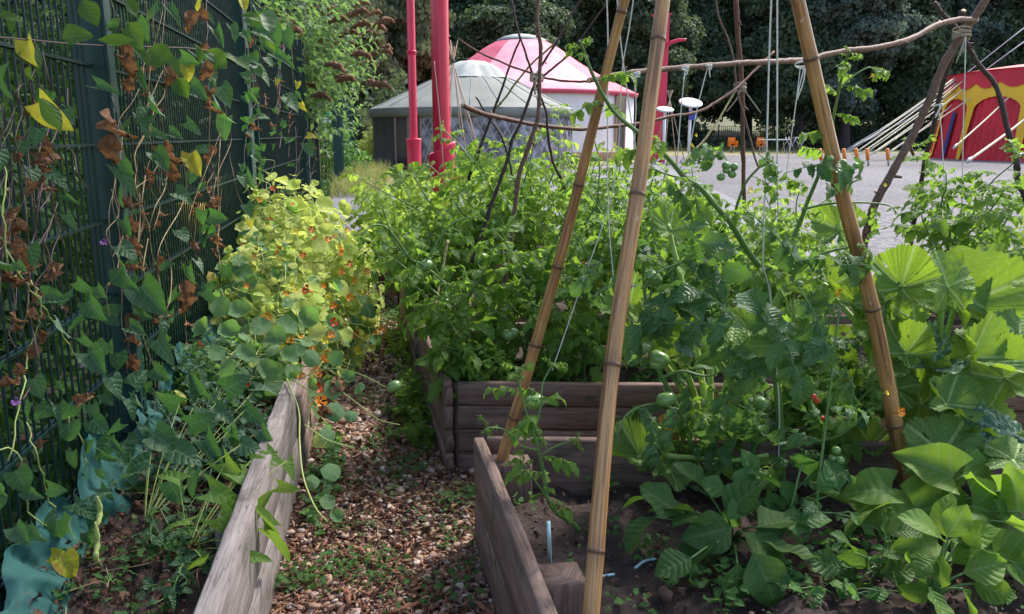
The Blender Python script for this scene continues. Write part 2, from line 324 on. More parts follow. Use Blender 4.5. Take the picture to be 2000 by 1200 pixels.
M['cut'] = plain('cut_wood', (.55, .40, .22), .8)
def soilmat():
    m, t, b = newmat('garden_soil'); P = nd(t, 'ShaderNodeNewGeometry').outputs['Position']
    g = noise_(t, P, 30., 8., .7); g2 = noise_(t, P, 3., 4.)
    col = ramp_(t, g, [(.32, (.022, .013, .012)), (.55, (.065, .040, .034)), (.78, (.15, .10, .085))]); col = mix_(t, math_(t, 'MULTIPLY', g2, .6), col, (.035, .02, .018))
    t.links.new(col, b.inputs['Base Color']); b.inputs['Roughness'].default_value = .9; bump_(t, b, g, 1., .02); return m
M['soil'] = soilmat()
def pebmat(name, stops, rough):
    m, t, b = newmat(name); a, u, v, r = lc_(t); P = nd(t, 'ShaderNodeNewGeometry').outputs['Position']
    col = ramp_(t, r, stops); col = mix_(t, math_(t, 'MULTIPLY', noise_(t, P, 90., 4.), .55), col, (.16, .08, .05))
    t.links.new(col, b.inputs['Base Color']); b.inputs['Roughness'].default_value = rough; bump_(t, b, noise_(t, P, 200., 4.), .3, .002); return m
M['pebble'] = pebmat('pebbles', [(0., (.10, .07, .07)), (.2, (.24, .12, .07)), (.45, (.38, .22, .14)), (.65, (.50, .34, .24)), (.82, (.30, .24, .23)), (.93, (.55, .44, .38)), (1., (.72, .64, .58))], .55)
M['chips'] = pebmat('wood_chips', [(0., (.07, .028, .018)), (.4, (.22, .075, .038)), (.8, (.36, .16, .08)), (1., (.42, .26, .16))], .8)
M['clods'] = pebmat('soil_clods', [(0., (.02, .013, .012)), (.5, (.06, .037, .03)), (.9, (.12, .08, .065)), (1., (.4, .32, .25))], .9)
M['litter'] = leafmat('litter_leaf', (.045, .022, .018), (.20, .11, .075), (.15, .08, .05), (.15, .07, .04), .85, .12, 5.)
def groundmat(name, a_, b_, c_, s1, s2, rough=.9, bmp=.5):
    m, t, b = newmat(name); P = nd(t, 'ShaderNodeNewGeometry').outputs['Position']
    g = noise_(t, P, s1, 10., .75); g2 = noise_(t, P, s2, 5.)
    col = ramp_(t, g, [(.36, a_), (.52, b_), (.68, c_)]); col = mix_(t, ramp_(t, g2, [(.4, 0.), (.7, .6)]), col, a_)
    t.links.new(col, b.inputs['Base Color']); b.inputs['Roughness'].default_value = rough; bump_(t, b, g, bmp, .03); return m
M['ground'] = groundmat('grassy_ground', (.12, .11, .045), (.24, .22, .09), (.36, .31, .16), 9., .25)
M['pathbase'] = groundmat('path_earth', (.05, .028, .02), (.13, .07, .045), (.26, .17, .12), 40., 2.)
M['tarmac'] = groundmat('tarmac', (.085, .085, .10), (.125, .125, .145), (.17, .17, .19), 14., .35, .75, .15)
M['yard'] = groundmat('gravel_yard_surface', (.06, .058, .064), (.145, .14, .15), (.36, .345, .35), 7., .12, .95, .9)
M['hill'] = groundmat('dry_grass_hill', (.05, .07, .03), (.13, .13, .05), (.24, .21, .09), .6, .1)
M['grassb'] = leafmat('grass_blade', (.14, .20, .05), (.42, .34, .16), (.3, .3, .1), (.4, .45, .1), .7, .3, 1.)
def treeleaf(name, c1, c2, tc, tr=.38):
    m, t, b = newmat(name); a, u, v, r = lc_(t); P = nd(t, 'ShaderNodeNewGeometry').outputs['Position']
    col = mix_(t, r, c1, c2); col = mix_(t, ramp_(t, noise_(t, P, .5, 4.), [(.35, 0.), (.7, .7)]), col, tuple(x*.5 for x in c1))
    t.links.new(col, b.inputs['Base Color']); b.inputs['Roughness'].default_value = .6; b.inputs['Specular IOR Level'].default_value = .3
    tl = nd(t, 'ShaderNodeBsdfTranslucent', {'Color': tuple(tc)+(1,)}); mx = nd(t, 'ShaderNodeMixShader', {0: tr, 1: b.outputs[0], 2: tl.outputs[0]})
    t.links.new(mx.outputs[0], t.nodes['Material Output'].inputs[0]); return m
M['treedark'] = treeleaf('oak_foliage', (.045, .08, .045), (.12, .175, .095), (.11, .17, .06))
M['treeblue'] = treeleaf('blue_green_foliage', (.06, .10, .082), (.17, .225, .19), (.13, .19, .12))
M['treewillow'] = treeleaf('willow_foliage', (.11, .14, .075), (.25, .29, .17), (.16, .2, .08))
M['treegreen'] = treeleaf('bright_foliage', (.05, .10, .025), (.11, .18, .04), (.2, .32, .05))
def filmmat():
    m, t, b = newmat('clear_plastic_sheet'); P = obj_(t); b.inputs['Base Color'].default_value = (.60, .60, .70, 1); b.inputs['Roughness'].default_value = .25
    tp = nd(t, 'ShaderNodeBsdfTransparent', {'Color': (.9, .9, .95, 1)}); n = noise_(t, P, 2.2, 5., .6); f = ramp_(t, n, [(.42, .18), (.7, .62)])
    mx = nd(t, 'ShaderNodeMixShader', {0: f, 1: tp.outputs[0], 2: b.outputs[0]}); t.links.new(mx.outputs[0], t.nodes['Material Output'].inputs[0]); bump_(t, b, n, .6, .05); return m
M['film'] = filmmat(); M['seam'] = plain('seam', (.19, .21, .205), .8)
# ------------------------------------------------------------------ leaf templates
def blade(nu, prof, cols=(-1, -.5, 0, .5, 1), fold=.25, curl=.3, wav=.0, wk=3., back=0., width=1., L=1.):
    u = np.linspace(0, 1, nu); v = np.array(cols, float); w_ = np.array([prof(x) for x in u])*width
    X = u[:, None]-back*((1-u)**3)[:, None]*np.abs(v)[None]**1.5; Y = w_[:, None]*v[None]
    a = curl*u; Zc = -np.cumsum(np.sin(curl*2*u))/nu; Xc = np.cumsum(np.cos(curl*2*u))/nu
    X = X*(Xc/np.maximum(u, 1e-3)*(u > 0)+(u == 0))[:, None] if curl else X
    Zz = Zc[:, None]+fold*np.abs(Y)+wav*np.sin(u*wk*PI*2)[:, None]*v[None]**2*np.sign(v)[None]
    V = np.stack([X*L, Y*L, Zz*L], -1).reshape(-1, 3); A = np.stack([np.broadcast_to(u[:, None], Y.shape), np.broadcast_to(v[None], Y.shape), 0*Y], -1).reshape(-1, 3)
    return V, grid_faces(nu, len(v)), A
def merge(ts):
    V = []; Q = []; A = []; n = 0
    for v, q, a in ts: V.append(v); Q.append(q+n); A.append(a); n += len(v)
    return np.concatenate(V), np.concatenate(Q), np.concatenate(A)
def xf(t, pos, az, s, pitch=0., roll=0.):
    v, q, a = t; cr, sr = math.cos(roll), math.sin(roll); R0 = np.array([[1, 0, 0], [0, cr, -sr], [0, sr, cr]])
    cp_, sp_ = math.cos(pitch), math.sin(pitch); R1 = np.array([[cp_, 0, sp_], [0, 1, 0], [-sp_, 0, cp_]])
    ca, sa = math.cos(az), math.sin(az); R2 = np.array([[ca, -sa, 0], [sa, ca, 0], [0, 0, 1]])
    return (v*s)@(R2@R1@R0).T+np.array(pos), q, a
def saw(x): return x-math.floor(x)
def p_tom(nt_):
    def f(u):
        base = .35*(math.sin(PI*min(1, u**.66))**.8) if 0 < u < 1 else 0.
        return base*(1.08-.46*saw(u*nt_+.1)) if u < .93 else base*.8
    return f
def p_ov(u): return .30*(math.sin(PI*u**.72))**.85 if 0 < u < 1 else 0.
def p_heart(u): return .42*math.sin(PI*(u*.86+.14)**.62)**.9*(1-u)**.12 if u < 1 else 0.
def p_lan(u): return .16*math.sin(PI*u**.8) if 0 < u < 1 else 0.
def p_arrow(u): return (.34*(1-u)**.8+.02) if u < 1 else 0.
def compound(rng, nu, pairs=3, hi=True):
    cols = (-1, -.5, 0, .5, 1) if hi else (-1, 0, 1); ts = []; droop = rng.uniform(.25, .75)
    def rach(x): return np.array([x, 0, -droop*x*x])
    for k in range(2 if hi else 2):
        a0 = [rach(x) for x in np.linspace(0, .64, 5)]
        V = []; A = []
        for p in a0:
            for dy, dz in ((-.008, 0), (.008, 0)) if k == 0 else ((0, -.01), (0, .008)): V.append(p+np.array([0, dy, dz])); A.append((0, 0, 0))
        ts.append((np.array(V), grid_faces(5, 2), np.array(A, float)))
    def lf(): return blade(nu, p_tom(4 if hi else 3), cols, rng.uniform(.1, .45), rng.uniform(.15, .7), .05 if hi else .02, rng.uniform(1, 2.4))
    ts.append(xf(lf(), rach(.60), rng.normal(0, .12), rng.uniform(.38, .46), droop*1.2, rng.normal(0, .25)))
    xs = [.52, .34, .16][:pairs]
    for i, x in enumerate(xs):
        for sgn in (-1, 1):
            s_ = (.34, .31, .2)[i]*rng.uniform(.8, 1.15)
            ts.append(xf(lf(), rach(x+rng.uniform(-.03, .03)), sgn*rng.uniform(.85, 1.3), s_, rng.uniform(.1, .7)+droop*x, sgn*rng.uniform(-.4, .3)))
            if hi and i < 2 and rng.random() < .7: ts.append(xf(lf(), rach(x-.09), sgn*rng.uniform(1, 1.5), .09, rng.uniform(0, .6)))
    return merge(ts)
rg = np.random.default_rng(7)
T_TOMH = [compound(rg, 13, 3, True) for _ in range(6)]
T_TOMM = [compound(rg, 8, 3, True) for _ in range(5)]
T_TOML = [compound(rg, 6, 3, False) for _ in range(5)]
T_OV = [blade(11, p_ov, (-1, -.5, 0, .5, 1), f, c, .05, k, width=1.25) for f, c, k in ((.3, .3, 1.), (.15, .5, 1.6), (.45, .15, 1.3), (.2, -.2, 2.))]
T_HEART = [blade(11, p_heart, (-1, -.5, 0, .5, 1), f, c, .05, k, back=.16) for f, c, k in ((.2, .3, 1.), (.5, .4, 1.6), (.1, .1, 1.3), (.7, .2, 2.))]
T_ARROW = [blade(9, p_arrow, (-1, -.5, 0, .5, 1), f, c, .03, k, back=.32, width=.9) for f, c, k in ((.2, .3, 1.), (.5, .4, 1.6), (.9, .2, 1.3))]
T_LAN = [blade(7, p_lan, (-1, 0, 1), f, c, .0, 1., width=1.1) for f, c in ((.3, .4), (.5, .7), (.2, .15))]
T_GRASS = [blade(5, lambda u: .018*(1-u)+.002, (-1, 1), 0, c) for c in (.2, .5, .8)]
T_LIT = [blade(5, p_ov, (-1, 0, 1), f, c, .15, 1.3) for f, c in ((.8, .6), (-.5, .9), (.3, -.7))]
def crumple(rng):
    V, Q, A = blade(12, p_ov, (-1, -.6, -.2, .2, .6, 1), .9, rng.uniform(.4, 1.2), .2, rng.uniform(1, 3), width=.9)
    return V+rng.normal(0, .042, V.shape), Q, A
T_CRUMP = [crumple(rg) for _ in range(5)]
def disc(rng, nth=16, nr=4, lob=.05, cup=.12):
    th = np.linspace(-PI, PI, nth+1)[:-1]; r = np.linspace(.02, 1, nr); ph = rng.uniform(0, 6)
    R = r[:, None]*(.5+lob*.5*np.cos(5*th+ph)+.04*np.cos(th))[None]; z = cup*(r[:, None]**2)+.07*r[:, None]**2*np.cos(2*th+ph)[None]+.03*r[:, None]**3*np.sin(5*th+ph)[None]
    V = np.stack([R*np.cos(th), R*np.sin(th), z], -1); A = np.stack([np.broadcast_to(r[:, None], R.shape), np.broadcast_to(th[None]/PI, R.shape), 0*R], -1)
    return V.reshape(-1, 3), grid_faces(nr, nth, True)[:, ::-1], A.reshape(-1, 3)
T_DISC = [disc(rg, 16, 4, .05, c) for c in (.16, .05, -.1, .3)]
def palmate(rng, cup, holes=0, fold=.0):
    nth, nr = 141, 11; th = np.linspace(-PI*.965, PI*.965, nth); r = np.linspace(0, 1, nr)
    tt = np.abs(th)/PI; c5 = np.cos(5*th); lobe = .49+.05*np.sign(c5)*np.abs(c5)**.8+.09*np.cos(th)+rng.normal(0, .01, nth)
    lobe *= 1+.07*(np.abs(((th*19/PI+.3*np.sin(th*3)) % 1)-.5)*2)**1.5+.03*np.sin(th*57)
    lobe *= np.where(tt > .86, .80+.20*np.sqrt(np.maximum(0, 1-((tt-.86)/.12)**2)), 1)
    R = r[:, None]*lobe[None]; ph = rng.uniform(0, 6)
    z = cup*r[:, None]**1.6+.075*r[:, None]**2*np.cos(5*th+PI)[None]+.06*r[:, None]**2.5*np.sin(3*th+ph)[None]+.02*r[:, None]**3*np.sin(17*th+ph)[None]+.012*np.sin(r[:, None]*22)*np.sin(12*th)[None]
    Yc = R*np.sin(th); z = z+fold*np.abs(Yc)
    V = np.stack([R*np.cos(th), Yc, z-.0*R], -1).reshape(-1, 3)
    A = np.stack([np.broadcast_to(r[:, None], R.shape), np.broadcast_to(th[None]/PI, R.shape), 0*R], -1).reshape(-1, 3)
    Q = grid_faces(nr, nth); rm = set()
    for _ in range(holes):
        i, j = rng.integers(4, nr-2), rng.integers(8, nth-12); L = rng.integers(2, 5)
        for jj in range(L): rm.add(i*(nth-1)+j+jj); rm.add((i+1)*(nth-1)+j+jj) if rng.random() < .5 else None
    if rm: Q = np.delete(Q, [q for q in rm if q < len(Q)], 0)
    return V, Q[:, ::-1], A
T_PAL = [palmate(rg, c, h, f) for c, h, f in ((.15, 4, .35), (.25, 3, .6), (.02, 6, .15), (.4, 2, .2), (-.1, 3, .3), (.1, 2, .9))]
def sphere(nu=10, nv=14, ribs=0, rib=.0, flat=.85):
    ph = np.linspace(0, PI, nu); th = np.arange(nv)*2*PI/nv
    R = np.sin(ph)[:, None]*(1+rib*np.cos(ribs*th))[None]; V = np.stack([R*np.cos(th), R*np.sin(th), np.cos(ph)[:, None]*flat-.18*flat*np.exp(-(np.sin(ph)[:, None]/.3)**2)*np.sign(np.cos(ph))[:, None]+0*th], -1)
    A = np.zeros(V.shape); return V.reshape(-1, 3), grid_faces(nu, nv, True), A.reshape(-1, 3)
T_SPH = sphere()
# rotation frames: x along d, z close to n
def frames(d, n):
    x = unit(d); y = unit(np.cross(n, x)); z = np.cross(x, y); return np.stack([x, y, z], -1)
def put(mb, Ts, pos, d, n, sc, rng, m=0, rnd=None):
    pos = np.atleast_2d(pos); k = len(pos); R = frames(np.broadcast_to(d, (k, 3)), np.broadcast_to(n, (k, 3))); sc = np.broadcast_to(sc, (k,)); rnd = rng.random(k) if rnd is None else np.broadcast_to(rnd, (k,))
    ch = rng.integers(0, len(Ts), k)
    for i, T in enumerate(Ts):
        q = ch == i
        if q.any(): mb.inst(T, pos[q], R[q], sc[q], rnd[q], m)
# ------------------------------------------------------------------ SETTING
def sheet(name, pts, z, mat, sub=1, kind='structure'):
    mb = MB(); p = [np.array([x, y, z]) for x, y in pts]; n = sub+1
    u = np.linspace(0, 1, n)[:, None, None]; v = np.linspace(0, 1, n)[None, :, None]
    V = (p[0]*(1-u)+p[1]*u)*(1-v)+(p[3]*(1-u)+p[2]*u)*v
    mb.add(V.reshape(-1, 3), grid_faces(n, n)[:, ::1]); o = mb.build(name, mat, None, False); o['kind'] = kind; return o
sheet('ground', [(-600, -300), (600, -300), (600, 900), (-600, 900)], 0, M['ground'])
sheet('tarmac_road', [(-3, 21.5), (0.2, 8.2), (30, 3.), (22, 56)], .004, M['tarmac'])
sheet('gravel_yard', [(5.0, 6.), (80, -10), (95, 74), (19, 58)], .008, M['yard'])
sheet('soil', [(-9, 0), (-1.12, 0), (-1.12, 24), (-9, 24)], .006, M['soil'])
sheet('path', [(-.5, -1), (.5, -1), (.45, 9.2), (-.5, 9.2)], .012, M['pathbase'])
# hill
mb = MB(); nx, ny = 40, 12
X_, Y_ = np.meshgrid(np.linspace(-120, 220, nx), np.linspace(86, 260, ny), indexing='ij')
Zh = 15*(1-np.exp(-((Y_-86)/60)))+1.2*np.sin(X_*.07)*np.clip((Y_-86)/30, 0, 1)-.05
mb.add(np.stack([X_, Y_, Zh], -1).reshape(-1, 3), grid_faces(nx, ny)[:, ::-1]); o = mb.build('hill', M['hill'], None); o['kind'] = 'structure'
# ------------------------------------------------------------------ woods
def crown_template(rng, lobes, nl, size, mode='round', shell=.62):
    mb = MB(); leaf = blade(3, lambda u: .36*math.sin(PI*min(.98, max(.06, u))), (-1, 0, 1), .3, .3)
    for (c, r) in lobes:
        k = int(nl*(r[0]*r[2])); d = unit(rng.normal(0, 1, (k, 3))); rad = (shell+(1-shell)*rng.random(k)**.5)
        # uneven outline: clumps
        cl = unit(rng.normal(0, 1, (26, 3))); near = np.max(d@cl.T, axis=1); rad = rad*(.80+.30*np.clip((near-.80)/.2, 0, 1)+.12*rng.random(k))
        p = np.array(c)+d*rad[:, None]*np.array(r)
        n = unit(d+rng.normal(0, .55, (k, 3))+np.array([0, 0, .3])); dd = np.cross(n, rng.normal(0, 1, (k, 3)))
        rad = rad*(1+.0*k)
        p = p+d*(np.array(r)*(.30*np.clip((near-.94)/.06, 0, 1)*rng.random(k))[:, None])
        if mode == 'willow': dd = dd*.5+np.array([0, 0, -1.2])
        put(mb, [leaf], p, dd, n, size*rng.uniform(.6, 1.35, k), rng, rnd=np.clip(rng.random(k)*.6+.4*(near > .93), 0, 1))
    return mb
def trunk_mb(rng, h, r, lobes):
    mb = MB(); base = catmull([(0, 0, -.3), (.1*r, 0, h*.3), (-.3*r, .2*r, h*.6), (0, 0, h)], 4); n = len(base)
    tube(mb, base, np.linspace(r, r*.35, n)*(1+.6*np.exp(-np.linspace(0, 1, n)*14)), 10)
    for (c, rr) in lobes:
        s_ = base[int(n*rng.uniform(.35, .75))]; c = np.array(c); tube(mb, catmull([s_, (s_+c)/2+rng.normal(0, .3, 3), c], 4), np.linspace(r*.32, r*.06, 9), 6)
    return mb
TREE_GROUP = 'trees of the wood behind the yard'
protos = []
trng = np.random.default_rng(11)
def lobeset(h, w_, n, low):
    L = [((0, 0, h*.68), (w_*.50, w_*.50, h*.28))]
    for i in range(n):
        a = i*2.4+trng.uniform(-.4, .4); zz = trng.uniform(low, .85)*h; rr = w_*trng.uniform(.3, .62); L.append(((rr*math.cos(a), rr*math.sin(a), zz), (w_*trng.uniform(.18, .40), w_*trng.uniform(.18, .40), h*trng.uniform(.05, .13))))
    return L
def tree_proto(kind):
    if kind == 'dark': L = lobeset(17, 6.5, 22, .2); return crown_template(trng, L, 760, .42), trunk_mb(trng, 12, .45, L), M['treedark']
    if kind == 'blue': L = lobeset(18, 6.5, 22, .2); return crown_template(trng, L, 760, .40), trunk_mb(trng, 12, .5, L), M['treeblue']
    if kind == 'willow': L = lobeset(15, 6., 14, .10); return crown_template(trng, L, 800, .40, 'willow'), trunk_mb(trng, 10, .4, L), M['treewillow']
    L = lobeset(7, 3.6, 9, .12); return crown_template(trng, L, 1700, .28), trunk_mb(trng, 4.5, .16, L), M['treegreen']
PR = {}
def place_tree(kind, x, y, s, rz, label, z=0., hfac=1.):
    if kind not in PR:
        cm, tm, mt = tree_proto(kind); r0 = thing('broadleaf_tree', (0, 0, 0), label, 'tree', TREE_GROUP)
        c0 = cm.build('crown', mt, r0); t0 = tm.build('trunk', M['trunk'], r0); PR[kind] = (r0, c0, t0); r = r0
    else:
        r0, c0, t0 = PR[kind]; r = r0.copy(); COL.objects.link(r)
        for ch in (c0, t0): c = ch.copy(); COL.objects.link(c); c.parent = r
    r['label'] = label; r.location = (x, y, z); r.scale = (s, s, s*hfac); r.rotation_euler = (0, 0, rz); return r
def wood(px, Y, kind, s, label, rz, hf=1.):
    p = aY(px, 262, Y); place_tree(kind, float(p[0]), Y, s, rz, label, -.1, hf)
wood(700, 62, 'willow', .78, 'grey-green willow-like tree behind the left end of the grey yurt', .3)
wood(790, 66, 'willow', .95, 'tall grey-green tree rising behind the two red columns', 2.1)
wood(640, 52, 'willow', .62, 'pale feathery tree beyond the far run of green fence', 4.)
wood(560, 60, 'blue', .8, 'dark tree behind the brown-tipped flowering shrub', 1.)
wood(880, 78, 'dark', 1., 'dark tree behind the crown of the grey yurt', .5)
wood(970, 82, 'blue', 1.05, 'blue-green tree behind the top of the pink yurt', 1.9)
wood(1070, 80, 'dark', 1.1, 'dark tree right of the pink yurt crown', 3.3)
wood(1010, 70, 'dark', .8, 'dense dark tree close behind the pink yurt roof', 3.9)
wood(1160, 84, 'blue', 1.1, 'blue-green tree behind the two hanging strings and bamboo tops', 4.4)
wood(1250, 78, 'dark', 1., 'dark tree behind the small distant red post', 5.2)
wood(1350, 86, 'dark', 1.12, 'dark tree overhanging the grassy gap behind the white disc stands', .9, 1.)
wood(1460, 90, 'blue', 1.2, 'tall blue-green tree behind the central brown stake', 2.7)
wood(1560, 80, 'dark', 1.1, 'dark tree with a purple-brown trunk right of the long white strings', .2)
wood(1650, 78, 'blue', 1.05, 'blue-green tree behind the horizontal crooked branch', 3.)
wood(1760, 82, 'dark', 1.2, 'dark tree behind the crossing of the stick tripod', 1.3)
wood(1850, 84, 'blue', 1.15, 'blue-green tree above the left edge of the circus tent', 5.9)
wood(1950, 82, 'dark', 1.15, 'dark tree directly above the circus tent roof', 2.3)
wood(2050, 80, 'blue', 1.1, 'blue-green tree at the right end of the wood', 4.)
wood(1210, 96, 'dark', 1.3, 'dark tree deep in the wood beyond the pink yurt door', 3.7)
wood(1710, 98, 'dark', 1.35, 'dark tree deep in the wood above the tent ropes', .7)
wood(900, 98, 'blue', 1.3, 'blue-green tree deep in the wood above the red columns', 5.)
wood(1130, 76, 'green', 1.0, 'low bright green shrub tree in the dark wood beside the pink yurt', .5)
wood(450, 40, 'blue', .8, 'dark tree far behind the fence mesh', .5)
wood(250, 34, 'dark', .75, 'dark tree behind the middle fence panel', 2.5)
wood(50, 30, 'dark', .7, 'dark tree behind the nearest fence panel', 4.5)
mb = MB(); urng = np.random.default_rng(5)     # undergrowth along the wood edge
leaf3 = blade(3, lambda u: .36*math.sin(PI*min(.98, max(.06, u))), (-1, 0, 1), .3, .3)
k = 60000; px = urng.uniform(-40, 100, k); gap = np.abs(px-37) < 4
py = 84+urng.normal(0, 2.5, k); pz = urng.random(k)**1.3*np.where(gap, .8, 5.5)*(.7+.4*np.sin(px*.7)); pz = np.abs(pz)
py = np.where(px < 2, py-26, py)
put(mb, [leaf3], np.stack([px, py, pz], -1), unit(urng.normal(0, 1, (k, 3))), unit(urng.normal(0, .6, (k, 3))+[0, -.6, .6]), urng.uniform(.3, .6, k), urng)
o = mb.build('undergrowth', M['treedark'], None); o['kind'] = 'stuff'; tag(o, 'dark undergrowth along the foot of the wood', 'undergrowth')

ct = np.random.default_rng(61); t_ = thing('broadleaf_tree', (7.5, 1.0, 0), 'added unseen tree whose canopy is placed to shade the near beds and fence', 'tree')  # tree added out of view, canopy lobes positioned to darken foreground and fence
L_ = [((2.1, 4.9, 5.6), (1.7, 1.6, .7)), ((.7, 3.9, 5.4), (1.2, 1.3, .6)), ((-.3, 2.8, 5.3), (1.2, 1.2, .6)), ((7.3, 1., 7.), (2.4, 2.4, 1.8)), ((4.8, 2.6, 6.2), (1.6, 1.4, .8)), ((.1, 6.4, 5.6), (1.3, 1.6, .6)), ((-.3, 9.3, 6.2), (1.4, 1.7, .6)), ((-2.2, 6.6, 5.8), (1.3, 2.2, .6)), ((-2., 3.4, 5.4), (1.4, 1.6, .6)), ((-3.6, 9., 6.6), (1.6, 2.4, .8))]
mb = crown_template(ct, L_, 650, .16, shell=.3); mb.build('crown', M['treegreen'], t_)
mb = MB(); tube(mb, catmull([(7.5, 1, 0), (7.4, 1., 2.5), (7.2, 1., 5), (7.2, 1., 7)], 5), np.linspace(.3, .15, 16), 10); tube(mb, catmull([(7.3, 1., 3.6), (5.5, 2.2, 5.6), (3., 3.8, 5.6), (1.2, 4.4, 5.5)], 6), np.linspace(.14, .03, 19), 8); mb.build('trunk', M['trunk'], t_)
# ------------------------------------------------------------------ FENCE
FX = -1.05
def wires(mb, x, y0, y1, z0, z1, step, rows, axis='y', r=.0035, rr=.005, off=0.):
    """welded mesh panel: uprights as square bars plus horizontal bars"""
    for v in np.arange(y0+step/2, y1, step):
        c = (x, v, (z0+z1)/2) if axis == 'y' else (v, x, (z0+z1)/2); box(mb, c, (2*r, 2*r, z1-z0))
    for z in rows:
        for sgn in (-1, 1):
            c = (x+sgn*(r+rr), (y0+y1)/2, z) if axis == 'y' else ((y0+y1)/2, x+sgn*(r+rr), z); s_ = (2*rr, y1-y0, 2*rr) if axis == 'y' else (y1-y0, 2*rr, 2*rr); box(mb, c, s_)
rowz = [.35+.29*i for i in range(9)]
fence = thing('mesh_fence', (FX, .5, 0), 'dark green welded mesh fence running along the left planting bed', 'fence', 'green security fences')
for (a, b, st) in ((.2, 3.42, .056), (3.56, 6.95, .05), (7.55, 12.2, .06), (12.9, 14.9, .06)):
    mb = MB(); wires(mb, FX, a, b, .12, 2.72, st, rowz); mb.build('mesh_panel', M['fence'], fence, False)
for y, w_ in ((3.49, .13), (7.08, .30), (7.45, .08), (12.3, .09), (12.75, .34), (14.95, .16)):
    mb = MB(); box(mb, (FX, y, 1.4), (.11, w_, 2.85)); box(mb, (FX+.063, y-w_/2+.012, 1.4), (.012, .024, 2.84))
    for z in rowz[::2]: box(mb, (FX+.058, y, z+.1), (.02, .04, .05))
    mb.build('post', M['fencelite'], fence, False)
f2 = thing('mesh_fence', (-1.15, 25, 0), 'short open mesh panel with a small green sign at the far end of the fence', 'fence', 'green security fences')
mb = MB(); wires(mb, 25.2, -3.6, -1.25, .1, 3.3, .1, [.4, .9, 1.4, 1.9, 2.4, 2.9], 'x', .006, .007); mb.build('mesh_panel', M['drystem'], f2, False)
f3 = thing('mesh_fence', (-1.15, 25, 0), 'far green fence of closely lined posts running away beside the grey yurt', 'fence', 'green security fences')
for i in range(11):
    y = 25.2+i*2.6; mb = MB(); box(mb, (-1.13-.02*i*0, y, 1.45), (.26 if i == 0 else .14, .14, 2.9)); mb.build('post', M['fencelite'], f3, False)
    if i < 10:
        mb = MB(); wires(mb, -1.13, y+.07, y+2.5, .1, 2.75, .13, [.4, .8, 1.2, 1.6, 2.0, 2.4, 2.7], 'y', .006, .008); mb.build('mesh_panel', M['fence'], f3, False)
def text_mesh(body, size, loc, rx, mat, parent, name='lettering', rz=0., extr=.002):
    cu = bpy.data.curves.new(name, 'FONT'); cu.body = body; cu.size = size; cu.extrude = extr; cu.align_x = 'CENTER'; cu.align_y = 'CENTER'
    o = bpy.data.objects.new(name, cu); COL.objects.link(o); dg = bpy.context.evaluated_depsgraph_get(); me = bpy.data.meshes.new_from_object(o.evaluated_get(dg)); bpy.data.objects.remove(o)
    o = bpy.data.objects.new(name, me); COL.objects.link(o); me.materials.append(mat); o.parent = parent; o.location = loc; o.rotation_euler = (rx, 0, rz); return o
pc = aY(632, 229, 25.0)
sg = thing('notice_sign', pc, 'small green and white sign on the far mesh panel', 'sign')
mb = MB(); box(mb, pc, (.40, .012, .30)); mb.build('sign_board', M['signgreen'], sg, False)
mb = MB(); box(mb, pc+[0, -.012, -.14], (.40, .003, .02)); mb.build('border', M['whitepaint'], sg, False)
for nm, c_, s_ in (('border', (.19, 0), (.02, .30)), ('border', (-.19, 0), (.02, .30)), ('white_band', (0, -.035), (.36, .05)), ('white_mark', (-.12, .06), (.10, .07)), ('white_band', (0, -.105), (.36, .02))):
    mb = MB(); box(mb, pc+[c_[0], -.009, c_[1]], (s_[0], .003, s_[1])); mb.build(nm, M['whitepaint'], sg, False)
# far fence across the foot of the wood
ff = thing('mesh_fence', aY(1500, 262, 81), 'low dark fence running across the back of the gravel yard', 'fence', 'green security fences')
mb = MB(); wires(mb, 81, 10, 62, .0, 2.3, .22, [.3, .8, 1.3, 1.8, 2.3], 'x', .018, .02); mb.build('mesh_panel', M['fence'], ff, False)
for i in range(18):
    mb = MB(); box(mb, (10+i*3, 80.9, 1.25), (.1, .1, 2.5)); mb.build('post', M['fence'], ff, False)
# ------------------------------------------------------------------ RED COLUMNS
def column(name, px, Yd, w_up, sleeve_px, sleeve_top, ring_y, ybot_px, label, tilt=0.):
    c = aY(px, sleeve_top, Yd); k = depth(c)/F_PX; x, y = c[0], Yd; r = w_up*k/2; rs = sleeve_px*k/2
    root = thing(name, (x, y, 0), label, 'column', 'red steel columns')
    mb = MB(); z1 = c[2]; lathe(mb, (x, y, 0), [(0, z1-.2), (r, z1-.2), (r, z1), (r, z1+3), (r, z1+7), (0, z1+7)], 40); mb.build('shaft', M['red'], root)
    mb = MB(); tl = tilt
    def slant(V, th): V = V.copy(); f = np.clip((V[..., 2]-.6)/(z1-.6), 0, 1); V[..., 2] += f*tl*V[..., 0]/rs; return V
    lathe(mb, (x, y, 0), [(rs*.96, -.1), (rs*.98, .5), (rs, z1*.8), (rs*1.02, z1-.10), (rs*1.13, z1-.02), (rs*1.14, z1), (rs*1.08, z1+.012), (r, z1-.01)], 40, fun=slant); mb.build('sleeve', M['red'], root)
    if ring_y:
        zr = aY(px, ring_y, Yd)[2]; mb = MB(); lathe(mb, (x, y, 0), [(r, zr-.07), (r*1.10, zr-.06), (r*1.10, zr-.01), (r*1.28, zr), (r*1.28, zr+.02), (r, zr+.03)], 40); mb.build('ring', M['red'], root)
    return root
column('red_column', 863, 12.5, 34, 50, 290, None, 380, 'thick red steel column with a slanted flared sleeve rising from the bed', .10)
column('red_column', 808, 19., 15.5, 27, 272, 102, 335, 'thin red steel column with a ring collar, left of the thick one')
rp = aY(1284, 262, 45); root = thing('red_column', (rp[0], 45, 0), 'distant red post with a curved red arm, behind the thick bamboo pole', 'column', 'red steel columns')
